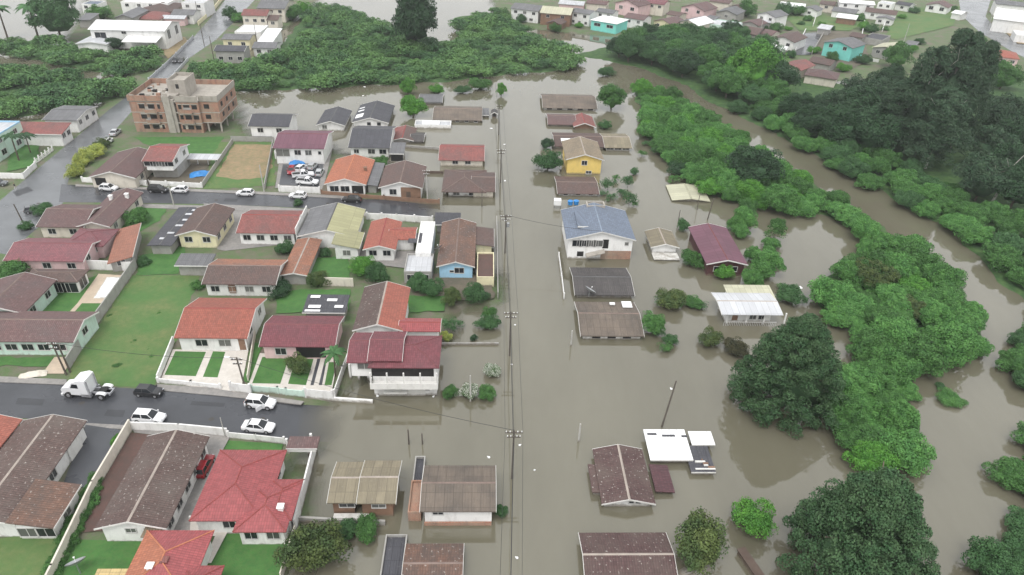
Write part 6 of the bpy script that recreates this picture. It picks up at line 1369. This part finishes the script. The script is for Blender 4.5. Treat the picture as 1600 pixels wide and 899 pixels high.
for k, p in enumerate(((815,32),(868,46),(905,40),(1010,44),(1052,46),(1112,42),(1128,40),(1146,36),(1148,54),(1195,44),(1212,46),(1232,44),(1252,36),(1262,30),(1284,36),(1300,44),(1344,30),(1350,44),(1362,48),(1384,44),(1410,26),(1428,18),(1490,14),(1330,88),(1348,96),(1302,90),(1272,80),(1236,86),(1260,112),(1318,108),(1545,104),(1530,66),(1424,78),(1436,66))):
    tree(TB[k % 3], 'small garden bush between the houses of the far neighbourhood', 'shrub', 'shrub', None, rnd.uniform(1.6, 3.0), rnd.uniform(.7, 1.1), 'garden bushes of the far neighbourhood', ('lbank','lmid','lfresh')[k % 3], xy=ctr(p, 1.2))
for p in ((248,488),(192,541),(230,545),(236,556),(209,533),(183,571),(158,548),(171,493)):
    tree(TB[p[0] % 3], 'dark weed tuft growing in the open meadow lot', 'weed', 'weed_tuft', None, rnd.uniform(.35, .7), .5, 'weed tufts in the open meadow lot', 'lmid', xy=ctr(p, .3))
for k, p in enumerate(((1158,362),(1169,326),(1150,350),(1204,380),(1188,427),(1178,398),(1207,402),(1216,346),(1174,438),(1202,392))):
    bush_obj(TS[k % 5], *ctr(p, 1.3), rnd.uniform(1.5, 2.3), rnd.uniform(.8, 1.25), 'willow shrub standing in the water around the dark maroon house', 'willows around the dark maroon house', ('lbright','lmid','lbright')[k % 3])
for k, p in enumerate(((943,300),(962,279),(972,303),(990,318),(955,308),(1003,240),(1010,224),(1052,282),(1075,410),(1092,414),(1035,470),(1060,476),(1098,476),(1014,490),(1030,520),(1040,540),(1255,470),(1222,446))):
    tree(TL_[k % 3], 'sparse half submerged bush among the flooded houses right of the street', 'shrub', 'shrub', None, rnd.uniform(1.0, 1.7), rnd.uniform(.6, 1.0), 'half submerged bushes right of the street', ('lbank','lmid')[k % 2], xy=ctr(p, .8))
# hedge of the lower left garden
for k, p in enumerate(((148,748),(142,765),(136,780),(128,796),(120,812),(112,826),(104,842),(96,858),(88,874),(80,890))):
    tree(TB[k % 3], 'leafy bush in the hedge along the thin white wall, lower left', 'shrub', 'hedge_bush', None, rnd.uniform(.9, 1.4), .8, 'hedge bushes along the thin white wall', 'lmid', xy=ctr(p, .9))
tree(TB[0], 'small bright vine bush at the top of the dark asphalt yard', 'shrub', 'hedge_bush', None, .9, 1.3, None, 'lfresh', xy=ctr((182,688), .9))
# palms
def palm(label, base, h, R, mat='lbank', nf=12):
    q = at(base, .2); r = thing('palm_tree', label, 'palm', (q[0], q[1], .2)); m = MB((q[0], q[1], .2)); m.tube((0,0,-.5),(.2,.1,h),.16*h/5,.1*h/5,8); m.build('trunk', M['bark'], r)
    for k in range(nf):
        a = 2*pi*k/nf+rnd.uniform(-.2,.2); m = MB((q[0]+.2, q[1]+.1, .2+h)); el = rnd.uniform(.2,.9); P = []
        for j in range(7):
            t = j/6; x = R*t*cos(el*.6); z = R*(t*sin(el)-.75*t*t); wdt = R*.16*sin(pi*min(1, t*.9+.1))+.02; P.append(((x*cos(a)-wdt*sin(a), x*sin(a)+wdt*cos(a), z-wdt*.5), (x*cos(a), x*sin(a), z), (x*cos(a)+wdt*sin(a), x*sin(a)-wdt*cos(a), z-wdt*.5)))
        for u, v in zip(P, P[1:]): m.face([u[0], u[1], v[1], v[0]]); m.face([u[1], u[2], v[2], v[1]])
        m.build('frond', M[mat], r)
palm('small palm in front of the maroon roofed house', (524,588), 4.6, 2.2, 'lbank')
palm('tall palm left of three in the bright water at the upper left', (62,66), 13, 5.5); palm('tall palm standing close to the dark conifer, upper left', (58,52), 10, 5.0); palm('leaning palm at the left edge of the bright water', (12,60), 11, 5.0)
palm('palm in the garden of the pale blue house', (30,252), 6.5, 3.2, 'ldark'); palm('second palm nearer the avenue fence', (48,240), 5, 2.6, 'ldark')
# ================================================================== HAZE
m = bpy.data.materials.new('damp air'); m.use_nodes = True; t = m.node_tree; t.nodes.clear(); o_ = t.nodes.new('ShaderNodeOutputMaterial'); pv = t.nodes.new('ShaderNodeVolumePrincipled')
pv.inputs['Color'].default_value = (.93,.95,.97,1); pv.inputs['Density'].default_value = .0002; pv.inputs['Anisotropy'].default_value = .2; t.links.new(pv.outputs[0], o_.inputs['Volume'])
mb = MB(); mb.box(-1200, 1200, -260, 1200, -2.2, 74); hz = mb.build('haze', m); hz['kind'] = 'stuff'
